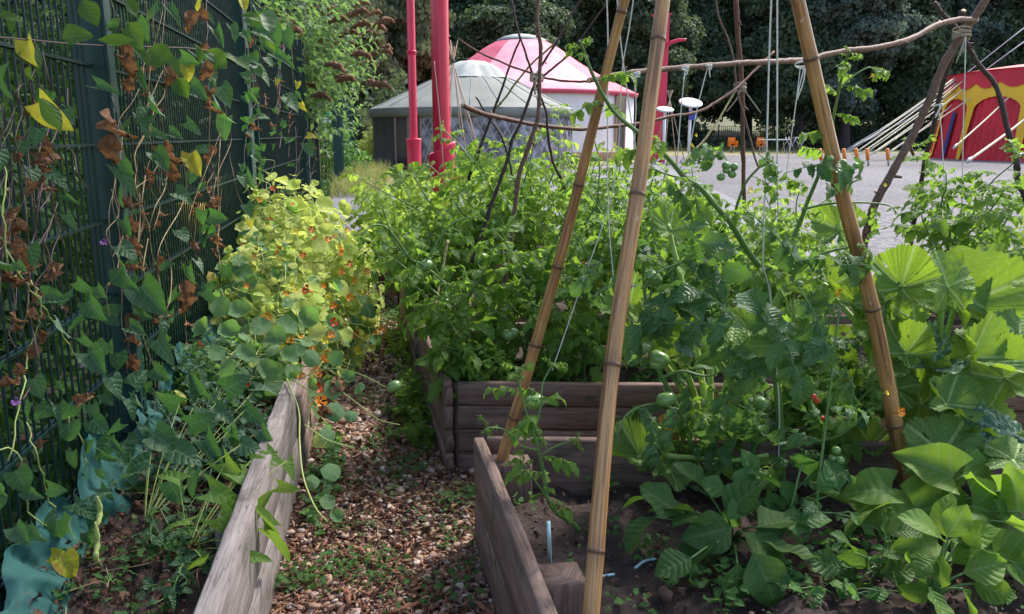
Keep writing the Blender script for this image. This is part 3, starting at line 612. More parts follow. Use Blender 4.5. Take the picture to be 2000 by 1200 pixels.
k = depth(rp)/F_PX; zt = aY(1289, 30, 45)[2]; mb = MB(); box(mb, (rp[0], 45, zt/2), (24*k, 24*k, zt)); box(mb, (rp[0], 45, zt+.02), (30*k, 30*k, .08)); mb.build('shaft', M['red'], root, False)
mb = MB(); P_ = [aY(1298, 92, 44.6), aY(1310, 84, 44.4), aY(1325, 79, 44.2), aY(1340, 78, 44.)]; tube(mb, catmull(P_, 6), np.linspace(.12, .07, 19), 10); mb.build('arm', M['red'], root)
# ------------------------------------------------------------------ YURTS
def yurt_pts(px0, px1, eave_y, Y, top_px, top_y):
    a = aY(px0, eave_y, Y); b = aY(px1, eave_y, Y); c = (a+b)/2; R = np.linalg.norm(b-a)/2; return c, R, aY(top_px, top_y, Y)[2]
GY = 40.
gc, GR, gtop = yurt_pts(722, 1118, 216, GY, 940, 118); GZ = gc[2]; gx, gy = gc[0], GY+0.0
yg = thing('grey_yurt', (gx, gy, 0), 'large grey canvas yurt with clear plastic front and exposed lattice wall', 'yurt', 'yurts on the yard')
def wr(k_, amp, ph=0.):
    def f(V, th):
        V = V.copy(); rr = 1+amp*np.sin(k_*th+ph)[None]*1+amp*.5*np.sin(k_*2.7*th+1)[None]; V[..., 0] *= rr; V[..., 1] *= rr; return V
    return f
cr = GR*.33; zc = aY(940, 150, GY)[2]; mb = MB()
lathe(mb, (gx, gy, 0), [(cr*1.0, zc-.05), (GR*.45, GZ+(zc-GZ)*.83), (GR*.62, GZ+(zc-GZ)*.57), (GR*.80, GZ+(zc-GZ)*.30), (GR*.97, GZ+.10), (GR*1.0, GZ+.02)], 96, fun=wr(24, .004)); mb.build('roof', M['greycanvas'], yg)
mb = MB(); lathe(mb, (gx, gy, 0), [(GR*1.0, GZ+.02), (GR*1.012, GZ-.12), (GR*1.0, GZ-.36), (GR*.992, GZ-.36)], 96, fun=wr(31, .006)); mb.build('valance', M['greycanvas'], yg)
mb = MB(); lathe(mb, (gx, gy, 0), [(cr*1.12, zc-.10), (cr*1.0, zc+.03), (cr*.75, zc+(gtop-zc)*.55), (cr*.4, zc+(gtop-zc)*.9), (0, gtop)], 60, fun=wr(6, .05)); mb.build('roof_crown', M['crowncanvas'], yg)
for i in range(22):     # roof seams
    a = i*2*PI/22; mb = MB(); P_ = [(cr*1.05, zc-.08), (GR*.45, GZ+(zc-GZ)*.83), (GR*.62, GZ+(zc-GZ)*.57), (GR*.80, GZ+(zc-GZ)*.30), (GR*.97, GZ+.10)]
    tube(mb, [(gx+r*math.cos(a), gy+r*math.sin(a), z+.012) for r, z in P_], .014, 5); mb.build('seam', M['seam'], yg)
def wallang(px): # angle on the wall circle seen at pixel column px (front side)
    r = ray(px, 262); d = np.array([r[0], r[1]]); d /= np.linalg.norm(d); o = -np.array([gx, gy]); b = np.dot(o, d); Rw = GR*.97; dis = b*b-(np.dot(o, o)-Rw*Rw); t_ = -b-math.sqrt(max(dis, 0)); p = d*t_; return math.atan2(p[1]-gy, p[0]-gx)
Rw = GR*.97; aL = wallang(772); aM = wallang(824); aR = wallang(1114)
def wallstrip(mb, a0, a1, z0, z1, R_, n=60, nz=10, amp=.03, kk=9., diag=0., bulge=0.):
    a = np.linspace(a0, a1, n)[:, None]; z = np.linspace(z0, z1, nz)[None]
    r_ = R_+amp*np.sin(a*kk*8+diag*z*6)+amp*.5*np.sin(a*kk*19+diag*z*11+2)+bulge*np.exp(-((z-z0)/.35)**2)
    V = np.stack([gx+r_*np.cos(a), gy+r_*np.sin(a), z+0*a], -1); mb.add(V.reshape(-1, 3), grid_faces(n, nz), None, None)
mb = MB(); wallstrip(mb, aM-2*PI+ (aR-aM)+.02 if False else aR+.02, aL+2*PI, .02, GZ-.05, Rw, 220, 14, .035, 7, 1., .22); mb.build('tarpaulin_wall', M['greydark'], yg)
mb = MB(); wallstrip(mb, aM, aR+.02, .02, GZ-.2, Rw+.02, 160, 14, .035, 5, .7); mb.build('plastic_wall', M['film'], yg)
for i in range(24):      # willow lattice behind the plastic
    for sgn in (-1, 1):
        a0 = aM+(aR-aM)*(i-3)/21; a1 = a0+sgn*.30; lo, hi = (a0, a1)
        pts = []
        for t_ in np.linspace(0, 1, 8):
            a = lo+(hi-lo)*t_
            if aM-.01 <= a <= aR+.01: pts.append((gx+(Rw-.07-.02*sgn)*math.cos(a), gy+(Rw-.07-.02*sgn)*math.sin(a), .1+t_*(GZ-.25)))
        if len(pts) > 1: mb = MB(); tube(mb, pts, .035, 5); mb.build('lattice_lath', M['wood'], yg)
# door
mb = MB(); pa = np.array([gx+Rw*math.cos(aL), gy+Rw*math.sin(aL), 0]); pb = np.array([gx+Rw*math.cos(aM), gy+Rw*math.sin(aM), 0]); dv = unit(pb-pa); W_ = np.linalg.norm(pb-pa); nrm = np.array([dv[1], -dv[0], 0])
for t_ in (.02, .5, .55, .98): p = pa+dv*W_*t_+nrm*.03; beam(mb, p+[0, 0, .05], p+[0, 0, GZ-.12], .09, .09, up=(1, 0, 0))
for z in (.15, GZ-.16): beam(mb, pa+nrm*.03+[0, 0, z], pb+nrm*.03+[0, 0, z], .085, .12)
dr = mb.build('door', M['woodred'], yg, False)
for a_, b_ in ((.04, .49), (.56, .96)):
    p = pa+dv*W_*a_; q = pa+dv*W_*b_; mb = MB(); beam(mb, (p+[0, 0, GZ/2]), (q+[0, 0, GZ/2]), .02, GZ-.4); mb.build('pane', M['darkwin'], dr, False)
mb = MB(); lathe(mb, (gx, gy, 0), [(0, .03), (Rw*.97, .03)], 40); mb.build('floor', M['greydark'], yg)
# pink yurt
PY = 55.; cx = aY(1040, 190, PY)[0]; ea = aY(1232, 190, PY); PZ = ea[2]; pcx = aY(1018, 190, PY)[0]; PR_ = ea[0]-pcx; pz0 = aY(1232, 292, PY)[2]
def zy(y): return aY(1020, y, PY)[2]
yp = thing('pink_yurt', (pcx, PY, 0), 'large white-walled yurt with a faded red and pink bell-shaped roof', 'yurt', 'yurts on the yard')
def rpx(x): return abs(aY(x, 190, PY)[0]-pcx)
prof = [(rpx(1062), zy(80)), (rpx(1090), zy(96)), (rpx(1122), zy(120)), (rpx(1165), zy(148)), (rpx(1205), zy(170)), (PR_*1.0, zy(184)), (PR_*1.012, zy(190)), (PR_*1.0, zy(193))]
prof = catmull([(a, 0, b) for a, b in prof], 3)[:, [0, 2]]
def sector(mb, prof, c, a0, a1, n=40):
    a = np.linspace(a0, a1, n)[None, :]; pr = np.array(prof); V = np.stack([c[0]+pr[:, 0:1]*np.cos(a), c[1]+pr[:, 0:1]*np.sin(a), pr[:, 1:2]+0*a], -1); mb.add(V.reshape(-1, 3), grid_faces(len(pr), n)[:, ::-1])
for a0, a1, mt in ((-2.2, -.95, 'pinkpale'), (-.95, .9, 'pinkcanvas'), (.9, 4.083, 'pinkcanvas')):
    mb = MB(); sector(mb, prof, (pcx, PY), a0, a1); mb.build('roof_panel', M[mt], yp)
mb = MB(); lathe(mb, (pcx, PY, 0), [(PR_*1.002, PZ+.14), (PR_*1.022, PZ+.1), (PR_*1.018, PZ-.10), (PR_*1.0, PZ-.12)], 80, fun=wr(40, .002)); mb.build('valance', M['pinkcanvas'], yp)
mb = MB(); lathe(mb, (pcx, PY, 0), [(rpx(1062)*1.06, zy(82)), (rpx(1062)*1.04, zy(78)), (rpx(1050), zy(72)), (rpx(1036), zy(68.5)), (0, zy(67))], 40); mb.build('roof_crown', M['crowncanvas'], yp)
mb = MB(); lathe(mb, (pcx, PY, 0), [(rpx(1062)*1.09, zy(84)), (rpx(1062)*1.09, zy(81)), (rpx(1062)*1.0, zy(80))], 40); mb.build('crown_ring', M['greydark'], yp)
mb = MB(); lathe(mb, (pcx, PY, 0), [(PR_*.985, pz0-.3), (PR_*.985, pz0+.1), (PR_*.98, (pz0+PZ)/2), (PR_*.98, PZ-.05)], 96, fun=wr(17, .004)); mb.build('canvas_wall', M['whitecanvas'], yp)
a = aY(1205, 250, PY-5.6); b = aY(1221, 250, PY-5.0)
def onw(px): # point on pink wall
    r = ray(px, 262); d = np.array([r[0], r[1]]); d /= np.linalg.norm(d); o = -np.array([pcx, PY]); bb = np.dot(o, d); R_ = PR_*.99; t_ = -bb-math.sqrt(max(0, bb*bb-(np.dot(o, o)-R_*R_))); return np.array([d[0]*t_, d[1]*t_, 0])
a = onw(1203); b = onw(1219); mb = MB()
beam(mb, a+[0, 0, (pz0+PZ)/2], b+[0, 0, (pz0+PZ)/2], .10, PZ-pz0-.25); dr = mb.build('door', M['darkwin'], yp, False)
mb = MB()
for p in (a, b): beam(mb, p+[0, 0, pz0], p+[0, 0, PZ-.2], .16, .12, up=(1, 0, 0))
mb.build('door_frame', M['wood'], dr, False)
mb = MB(); lathe(mb, (pcx, PY, 0), [(0, pz0-.02), (PR_*1.12, pz0-.02), (PR_*1.12, pz0-.2), (PR_*1.1, -.1)], 60); mb.build('deck', M['wood'], yp, False)
# cane wigwam in front of the grey yurt
wg = thing('cane_wigwam', aZ(885, 372, 0)*[1, 1, 1], 'wigwam of thin pale canes tied at the top behind the thick red column', 'plant support', 'cane wigwams')
tp_ = aY(885, 120, 15.); rw = np.random.default_rng(3)
for i in range(10):
    a = i*2*PI/10; base = np.array([tp_[0]+.85*math.cos(a), 15.+.85*math.sin(a), .1]); e_ = tp_+unit(tp_-base)*rw.uniform(.15, .4); mb = MB(); tube(mb, [base, base*.5+tp_*.5+rw.normal(0, .01, 3), e_], [.011, .010, .007], 6); mb.build('cane', M['wood'], wg)
mb = MB(); lathe(mb, tp_, [(.03, -.03), (.04, 0), (.03, .03)], 8); mb.build('tie', M['greydark'], wg)
wg = thing('cane_wigwam', (aY(1320, 262, 43)[0], 43, 0), 'far wigwam of brown canes between the distant red post and the white disc stands', 'plant support', 'cane wigwams')
tp_ = aY(1308, 195, 43.)
for i in range(9):
    a = i*2*PI/9; base = np.array([tp_[0]+1.*math.cos(a), 43.+1.*math.sin(a), .0]); mb = MB(); tube(mb, [base, tp_+unit(tp_-base)*.5], [.025, .018], 5); mb.build('cane', M['wood'], wg)
# ------------------------------------------------------------------ white disc stands
def disc_stand(px, ytop, rx_px, ybase, Yd, tiltx, lab, ring=False):
    c = aY(px, ytop, Yd); k = depth(c)/F_PX; root = thing('disc_stand', (c[0], Yd, 0), lab, 'stand', 'white disc stands'); r = rx_px*k
    mb = MB(); lathe(mb, (0, 0, 0), [(r*.16 if ring else 0, -.03), (r*.8, -.05), (r, -.02), (r, .03), (r*.8, .06), (r*.16 if ring else 0, .05)], 36)
    R = np.array([[1, 0, 0], [0, math.cos(tiltx), -math.sin(tiltx)], [0, math.sin(tiltx), math.cos(tiltx)]])
    mb.V = [mb.V[0]@R.T+c]; mb.build('disc', M['whitepaint'], root)
    mb = MB(); tube(mb, [(c[0], Yd, .25), (c[0], Yd, c[2]-.05)], .075, 10); mb.build('pole', M['whitepaint'], root)
    for i in range(4):
        a = i*PI/2+.5; mb = MB(); tube(mb, [(c[0], Yd, .55), (c[0]+.6*math.cos(a), Yd+.6*math.sin(a), .02)], .04, 8); mb.build('leg', M['whitepaint'], root)
    return root, c
disc_stand(1349, 201, 23, 310, 44., .42, 'tall white disc on a white post with splayed legs, right of the smaller disc')
r_, c = disc_stand(1299, 214, 17, 305, 42., .30, 'white ring-shaped disc on a white post beside the distant red post', True)
bx = aY(1352, 226, 43.8); mb = MB(); box(mb, bx, (.3, .25, .45)); tube(mb, [bx+[0, 0, .1], bx+[0, 0, .5]], .02, 6); top(mb, 'blue_box', M['bluepaint'], 'small blue box hung on the post of the taller white disc stand', 'box', smooth=False)
# ------------------------------------------------------------------ chairs and table far away
def far_chair(px, Yd, w_, mat, lab, fold=False):
    p = aY(px, 285, Yd); root = thing('folding_chair' if fold else 'orange_chair', (p[0], Yd, 0), lab, 'chair', 'chairs at the back of the yard'); x = p[0]
    if not fold:
        mb = MB(); box(mb, (x, Yd, .55), (w_, .6, .07)); mb.build('seat', M[mat], root); mb = MB(); box(mb, (x, Yd+.28, 1.0), (w_, .07, .55)); box(mb, (x-w_/2, Yd, .8), (.08, .5, .4)); box(mb, (x+w_/2, Yd, .8), (.08, .5, .4)); mb.build('backrest', M[mat], root, False)
    else:
        mb = MB(); box(mb, (x, Yd, .62), (w_*.8, .5, .04)); mb.build('seat', M['greydark'], root); mb = MB(); box(mb, (x+.25, Yd, 1.15), (w_*.6, .04, .3)); mb.build('backrest', M['greydark'], root)
    for sx in (-1, 1):
        for sy in (-1, 1):
            mb = MB(); e_ = (.35 if fold else .05)*sy; tube(mb, [(x+sx*w_*.4*(0 if fold else 1)+e_, Yd+sx*.25, .02), (x+sx*w_*.4*(0 if fold else 1)-e_, Yd+sx*.25, 1.3 if fold else .55)], .03, 6); mb.build('leg', M['metal'], root)
far_chair(1431, 66, .62, 'orange', 'orange chair left of the white folding table at the far side of the yard')
far_chair(1487, 66, .62, 'orange', 'orange chair right beside the white folding table')
far_chair(1544, 64, 1.0, 'metal', 'grey folding chair nearest the white table', True); far_chair(1562, 64, 1.0, 'metal', 'grey folding chair at the right end of the seats', True)
p = aY(1512, 273, 64); tb = thing('folding_table', (p[0], 64, 0), 'pale folding table between the orange and grey chairs', 'table'); mb = MB(); box(mb, p, (2.2, 1.1, .08)); mb.build('tabletop', M['whitepaint'], tb, False)
for sx in (-1, 1):
    for sy in (-1, 1): mb = MB(); tube(mb, [(p[0]+sx*.8, 64+sy*.4, .02), (p[0]+sx*.95, 64-sy*.4, p[2])], .03, 6); mb.build('leg', M['metal'], tb)
# ------------------------------------------------------------------ CIRCUS TENT
TY = 52.; e0 = aY(1853, 165, TY); kk = depth(e0)/F_PX; TR = 11.; th_ = math.atan2(e0[0], e0[1])+math.asin(TR/66.); aT = PI-math.atan2(e0[0], e0[1]); BAY = .36; tcx = 66.*math.sin(th_); tcy = 66.*math.cos(th_)
tent = thing('circus_tent', (tcx, tcy, 0), 'red circus tent with yellow arches and scalloped yellow trim', 'tent')
zt = aY(1860, 172, TY)[2]; zroof = aY(1865, 158, TY)[2]
def tp(a, z, out=0.): lean = .0; R_ = TR+out+(zt-z)*.16; return np.array([tcx+R_*math.cos(a), tcy+R_*math.sin(a), z])
nb = 30; a00 = PI
mb = MB(); aa = np.linspace(aT-.4, aT+3., 400); zz = np.linspace(0, zt, 8)
V = np.array([[tp(a, z, .05*math.sin(a*150)+.03*math.sin(a*61+z)) for z in zz] for a in aa]); mb.add(V.reshape(-1, 3), grid_faces(400, 8)); mb.build('wall', M['tentred'], tent)
for i in range(-1, 8):
    a0 = aT+.19+i*BAY; a1 = a0+BAY; n = 25; mb = MB(); t_ = np.linspace(0, 1, n)
    h0, h1 = zt-1.75, zt-.85
    arch = np.where((t_ > .06) & (t_ < .94), h0+(h1-h0)*np.sqrt(np.maximum(0, 1-((t_-.5)/.44)**2)), .02)
    upper = zt-.05-.38*np.abs(np.sin(t_*PI*2)); rows = []
    for j in range(n):
        a = a0+(a1-a0)*t_[j]; rows.append([tp(a, z, .13) for z in np.linspace(arch[j] if .06 < t_[j] < .94 else .02, upper[j]+.35, 6)])
    mb.add(np.array(rows).reshape(-1, 3), grid_faces(n, 6)); mb.build('yellow_arch', M['tentyel'], tent)
mb = MB(); aa = np.linspace(aT-.4, aT+3., 300); n = 300     # red scalloped valance above
rows = []
for a in aa:
    t_ = ((a-aT-.19)/BAY)*2 % 1; sc_ = .30*abs(math.sin(t_*PI)); rows.append([tp(a, z, .19) for z in np.linspace(zt+.0-.25-sc_*1.2+.25, zroof+.25, 3)])
mb.add(np.array(rows).reshape(-1, 3), grid_faces(n, 3)); mb.build('valance', M['tentred'], tent)
mb = MB(); a = np.linspace(0, 2*PI, 60)[None, :]; pr = np.array([(TR+.2, zroof+.25), (TR*.8, zroof+.6), (TR*.5, zroof+1.0), (TR*.2, zroof+1.4), (.2, zroof+1.7)]); V = np.stack([tcx+pr[:, 0:1]*np.cos(a), tcy+pr[:, 0:1]*np.sin(a), pr[:, 1:2]+0*a], -1); mb.add(V.reshape(-1, 3), grid_faces(5, 60)[:, ::-1]); mb.build('roof', M['tentred'], tent)
mb = MB(); rows = [[tp(aT+.40+d, z, .16) for z in np.linspace(.1, 2.9, 3)] for d in (-.02, .02)]; mb.add(np.array(rows).reshape(-1, 3), grid_faces(2, 3)); mb.build('door_flap', M['tentblue'], tent)
# guy ropes and stakes
ropes = [((1868, 150), (1647, 300), 50, 47, .038), ((1872, 148), (1656, 298), 50, 46, .038), ((1880, 146), (1664, 303), 50, 45.5, .038), ((1892, 145), (1675, 305), 50, 44.5, .038), ((1900, 144), (1690, 300), 49, 45, .038), ((1850, 190), (1700, 303), 50, 44, .04), ((1925, 142), (1708, 300), 49, 45, .038), ((1860, 205), (1735, 300), 49, 45, .04), ((1975, 135), (1738, 295), 48, 46, .038), ((2010, 150), (1862, 290), 46, 40, .045), ((2060, 185), (1888, 317), 44, 37, .065), ((2080, 250), (1990, 305), 44, 39, .06)]
for i, (a, b, ya, yb, r_) in enumerate(ropes):
    A_ = aY(a[0], a[1], ya); B_ = aY(b[0], b[1], yb); 
    if B_[2] < .05: B_ = aZ(b[0], b[1], .1)
    places = ['leftmost of the tent guy straps, ending at the farthest left stake', 'second guy strap from the left end of the tent', 'third guy strap from the left end of the tent', 'fourth guy strap from the left, above the orange stakes', 'fifth guy strap from the left, above the orange stakes', 'low guy strap starting from the edge of the tent wall', 'middle guy strap crossing behind the dark stick of the tripod', 'lower guy strap ending beside the thick tripod stick', 'long guy strap crossing the tent roof to the yard', 'wide guy strap crossing the first yellow arches', 'thick white guy strap in front of the tent with a metal ratchet', 'short thick guy strap at the right frame edge']
    mb = MB(); m_ = (A_+B_)/2-[0, 0, .12]; tube(mb, catmull([A_, m_, B_], 5), r_, 6)
    o = top(mb, 'guy_strap', M['strap'], 'cream '+places[i], 'guy rope', 'cream straps staying the circus tent')
    if i in (9, 10, 11): mb = MB(); d = unit(A_-B_); tube(mb, [B_+d*.1, B_+d*.55], r_*1.6, 8); mb.build('ratchet', M['metal'], o)
for i, (a, b, ya, yb) in enumerate([((2000, 55), (1640, 300), 52, 46), ((2000, 82), (1660, 292), 52, 46)]):
    mb = MB(); tube(mb, catmull([aY(*a, ya), (aY(*a, ya)+aY(*b, yb))/2-[0, 0, .5], aY(*b, yb)], 5), .035, 5); top(mb, 'guy_rope', M['rope'], ('upper' if i == 0 else 'lower')+' of the two thin dark ropes rising to the right over the circus tent', 'guy rope', 'thin dark ropes')
stk = [(1607, 300, 'left of the thick bamboo pole foot'), (1653, 303, 'leftmost beside the rope ends'), (1677, 303, 'second in the row below the straps'), (1698, 306, 'third in the row below the straps'), (1738, 300, 'short, behind the thick tripod stick'), (1618, 296, 'close beside the leftmost one'), (1817, 312, 'red-tipped, in front of the tent edge')]
for i, (x, y, l_) in enumerate(stk):
    b = aZ(x, y+2, .0) if True else None; b = aY(x, y, 38.); b[2] = 0; k = depth(b)/F_PX; mb = MB(); root = thing('ground_stake', b, 'orange ground stake '+l_, 'stake', 'tent stakes')
    tube(mb, [b+[0, 0, -.05], b+[-.12, 0, .62]], .05, 8); mb.build('rod', M['metal'], root); mb = MB(); tube(mb, [b+[-.06, 0, .3], b+[-.17, 0, .85]], .085, 8); mb.build('sleeve', M['red' if i == 6 else 'orange'], root)
# ------------------------------------------------------------------ RAISED BEDS
brg = np.random.default_rng(21)
E_ = np.array([math.cos(-.19), math.sin(-.19), 0]); NORTH = unit(np.array([-.045, 1, 0]))
def bed(label, fl, length, depth_, h, nb, mat='timber', left=True, front=True, leftlen=None, back=True):
    root = thing('raised_bed', (fl[0], fl[1], 0), label, 'raised bed', 'timber raised beds'); fl = np.array([fl[0], fl[1], 0.]); fr = fl+E_*length; bl = fl+NORTH*depth_; br_ = fr+NORTH*depth_
    hs = h/nb
    for i in range(nb):
        z = hs*(i+.5)
        if front: mb = MB(); plank(mb, fl+[.045, -.0, z], fr+[0, 0, z], hs-.006, .038, rnd=brg.random(), rng=brg, n=18, bow=brg.normal(0, .004)); mb.build('plank', M[mat], root)
        if left: mb = MB(); plank(mb, fl+[.0, -.022, z], bl+[.0, 0, z], hs-.006, .04, rnd=brg.random(), rng=brg, n=18, bow=brg.normal(0, .006)); mb.build('plank', M[mat], root)
        if back: mb = MB(); plank(mb, bl+[.045, 0, z], br_+[0, 0, z], hs-.006, .038, rnd=brg.random(), rng=brg, n=18, bow=brg.normal(0, .004)); mb.build('plank', M[mat], root)
        mb = MB(); plank(mb, fr+[.02, 0, z], br_+[.02, 0, z], hs-.006, .038, rnd=brg.random(), rng=brg, n=12); mb.build('plank', M[mat], root)
    for c in (fl+[.075, .07, 0], bl+[.075, -.075, 0], (fl+bl)/2+[.075, 0, 0]):
        mb = MB(); plank(mb, c+[0, 0, .0], c+[0, 0, h-.03], .095, .09, updir=(0, 1, 0), rnd=brg.random(), rng=brg); mb.build('corner_post', M[mat], root)
    return root
def soil(corners, z, seed, amp=.035):
    mb = MB(); n = 110; u = np.linspace(0, 1, n)[:, None, None]; v = np.linspace(0, 1, n)[None, :, None]; p = [np.array(c) for c in corners]
    V = (p[0]*(1-u)+p[1]*u)*(1-v)+(p[3]*(1-u)+p[2]*u)*v; r_ = np.random.default_rng(seed); zz = np.zeros((n, n))
    for s_ in range(26):
        kx, ky = r_.normal(0, 14, 2)*(1+s_*.25); zz += np.sin(V[..., 0]*kx+V[..., 1]*ky+r_.uniform(0, 6))*amp*.32/(1+s_*.22)
    zz += r_.normal(0, .0035, (n, n)); V3 = np.concatenate([V, (z+zz)[..., None]], -1); mb.add(V3.reshape(-1, 3), grid_faces(n, n)[:, ::-1] if False else grid_faces(n, n)); o = mb.build('soil', M['soil'], None); o['kind'] = 'structure'; return o
B1 = thing('raised_bed', (.32, 2.9, 0), 'nearest raised bed whose long weathered left board runs towards the camera', 'raised bed', 'timber raised beds')
c1 = np.array([.34, 2.89, 0.]); c1r = c1+E_*2.7
for i, (z0, z1) in enumerate(((0, .22), (.225, .45))):
    z = (z0+z1)/2; mb = MB(); plank(mb, (.35, .35, z), c1+[0, 0, z], z1-z0, .04, rnd=.25+.3*i, rng=brg, n=26, bow=-.02); mb.build('plank', M['timber'], B1)
    mb = MB(); plank(mb, c1+[.03, .0, z], c1r+[0, 0, z], z1-z0, .036, rnd=.2+.5*i, rng=brg, n=20); mb.build('plank', M['timber'], B1)
    mb = MB(); plank(mb, c1r+[0, 0, z], c1r+[0, -2.4, z], z1-z0, .036, rnd=.1+.5*i, rng=brg, n=20); mb.build('plank', M['timber'], B1)
for c, h, s_ in (((.445, 2.79, 0), .40, .12), ((.44, 1.98, 0), .40, .11), ((2.8, 2.3, 0), .4, .1)):
    mb = MB(); plank(mb, np.array(c), np.array(c)+[0, 0, h], .13, s_, updir=(1, 0, 0), rnd=brg.random(), rng=brg); mb.build('corner_post', M['timber'], B1)
soil([(.37, .35), (3.0, -.2), (3.0, 2.36), (.37, 2.86)], .27, 1)
bed('second raised bed with four stacked front boards and a knot in the top one', (.285, 3.62), 3.4, 1.25, .45, 4)
soil([(.31, 3.64), (3.6, 3.0), (3.55, 4.2), (.25, 4.85)], .33, 2)
bed('third raised bed showing two boards behind the tomato foliage', (.22, 5.14), 3.6, 1.35, .45, 3)
soil([(.24, 5.16), (3.7, 4.5), (3.65, 5.8), (.2, 6.45)], .33, 3)
bed('far raised bed with a grey corner board beyond the nasturtiums', (.12, 7.3), 3.6, 2.2, .45, 3)
soil([(.14, 7.33), (3.6, 6.7), (3.5, 8.8), (.1, 9.5)], .33, 4)
bed('right-hand raised bed with dark soil under the squash leaves', (3.95, 2.95), 2.2, 1.6, .45, 3)
soil([(3.98, 2.97), (6., 2.6), (6., 4.1), (3.95, 4.5)], .33, 6)
# left planter
LB = thing('raised_bed', (-.41, 2., 0), 'long left planter edged by a pale split-grained sleeper below the fence', 'raised bed', 'timber raised beds')
mb = MB(); plank(mb, (-.425, .6, .335), (-.425, 3.72, .335), .235, .06, rnd=.05, rng=brg, n=40, bow=.006); mb.build('sleeper', M['timberpale'], LB)
mb = MB(); plank(mb, (-.42, .6, .105), (-.42, 3.74, .105), .21, .055, rnd=.0, rng=brg, n=30); mb.build('sleeper', M['timberpale'], LB)
mb = MB(); plank(mb, (-.395, 3.66, .30), (-.39, 6.5, .30), .22, .05, rnd=.3, rng=brg, n=30); mb.build('sleeper', M['timbersun'], LB)
mb = MB(); plank(mb, (-.395, 3.72, .09), (-.39, 9.0, .09), .18, .05, rnd=.2, rng=brg, n=30); mb.build('sleeper', M['timbersun'], LB)
for y in (1.3, 2.5, 3.4): mb = MB(); plank(mb, (-.492, y, .0), (-.492, y, .385), .10, .07, updir=(0, 1, 0), rnd=.1, rng=brg); mb.build('corner_post', M['timberpale'], LB)
soil([(-1.08, .3), (-.45, .3), (-.42, 9.2), (-1.08, 9.2)], .27, 5, .05)
# teal fabric
mb = MB(); n, nz = 420, 22; frg = np.random.default_rng(8); y = np.linspace(1.2, 5.4, n)[:, None]; t_ = np.linspace(0, 1, nz)[None]
topz = .52+.05*np.sin(y*5)+.04*np.sin(y*11+1)+.03*np.sin(y*23); z = .25+(topz-.07-.25)*t_+.03*np.sin(y*14+t_*5)*t_; x = -1.01+.10*(1-t_)**1.5+.022*np.sin(y*9+t_*3)+.012*np.sin(y*27+t_*7)+.010*np.abs(np.sin(y*19+t_*4))+.006*np.abs(np.sin(y*47-t_*9))+.004*np.sin(y*90+t_*12)
mb.add(np.stack([x+0*y, y+0*t_, z+0*y], -1).reshape(-1, 3), grid_faces(n, nz)); top(mb, 'fabric_strip', M['fabric'], 'teal ground-cover fabric rucked up along the foot of the fence', 'fabric')
# ------------------------------------------------------------------ gravel, litter
prg = np.random.default_rng(31)
T_PEB = []
for i in range(6):
    v, q, a = sphere(6, 8, 0, 0, .8); v = v*(1+prg.normal(0, .09, (len(v), 1)))*np.array([1, prg.uniform(.6, .9), prg.uniform(.45, .7)]); T_PEB.append((v, q, a))
def inpath(n):
    y = prg.uniform(.9, 9.0, n)**1.0; wgt = prg.random(n) < np.clip(3.5/y**1.1, .08, 1); y = y[wgt]; x = prg.uniform(-.395, .33, len(y)); x = np.where((y > 2.9) & (y < 3.58), prg.uniform(-.395, 1.2, len(y)), x); return x, y
x, y = inpath(30000); k = len(x); mb = MB(); sz = prg.lognormal(-4.55, .34, k)*(1+.35*(y > 4)); bare = np.sin(x*9+1.3)*np.sin(y*4.1)+prg.normal(0, .5, k) > -.75
x, y, sz = x[bare], y[bare], sz[bare]; k = len(x)
put(mb, T_PEB, np.stack([x, y, .012+sz*.45+prg.uniform(0, .012, k)], -1), unit(prg.normal(0, 1, (k, 3))*[1, 1, .2]), unit(prg.normal(0, .3, (k, 3))+[0, 0, 1]), sz, prg)
top(mb, 'gravel', M['pebble'], 'mixed tan and white pebbles covering the path between the beds', 'gravel', kind='stuff')
chipt = []
for i in range(4):
    v, q, a = sphere(4, 5, 0, 0, 1.); v = v*np.array([1, prg.uniform(.12, .35), prg.uniform(.06, .2)])*(1+prg.normal(0, .15, (len(v), 1))); chipt.append((v, q, a))
mb = MB(); x, y = inpath(30000); k = len(x)
put(mb, chipt, np.stack([x, y, .022+prg.uniform(0, .022, k)], -1), unit(prg.normal(0, 1, (k, 3))*[1, 1, .25]), unit(prg.normal(0, .4, (k, 3))+[0, 0, 1]), prg.lognormal(-4.55, .5, k), prg)
top(mb, 'bark_chips', M['chips'], 'reddish brown bark scraps and twigs scattered over the gravel path', 'bark mulch', kind='stuff')
mb = MB(); k = 2600; x = prg.uniform(-.38, .3, k); y = prg.uniform(1., 8, k); put(mb, T_LIT, np.stack([x, y, prg.uniform(.025, .05, k)], -1), unit(prg.normal(0, 1, (k, 3))*[1, 1, .3]), unit(prg.normal(0, .5, (k, 3))+[0, 0, 1]), prg.uniform(.018, .05, k), prg)
k = 3000; x = prg.uniform(-1.02, -.47, k); y = prg.uniform(1., 5, k); put(mb, T_LIT, np.stack([x, y, prg.uniform(.28, .33, k)], -1), unit(prg.normal(0, 1, (k, 3))*[1, 1, .3]), unit(prg.normal(0, .5, (k, 3))+[0, 0, 1]), prg.uniform(.012, .042, k), prg)
k = 900; x = prg.uniform(.4, 3., k); y = prg.uniform(.8, 2.8, k)-(x*.19); put(mb, T_LIT, np.stack([x, y, prg.uniform(.27, .31, k)], -1), unit(prg.normal(0, 1, (k, 3))*[1, 1, .3]), unit(prg.normal(0, .5, (k, 3))+[0, 0, 1]), prg.uniform(.012, .04, k), prg)
top(mb, 'leaf_litter', M['litter'], 'brown dead leaves lying on the soil and path', 'leaf litter', kind='stuff')
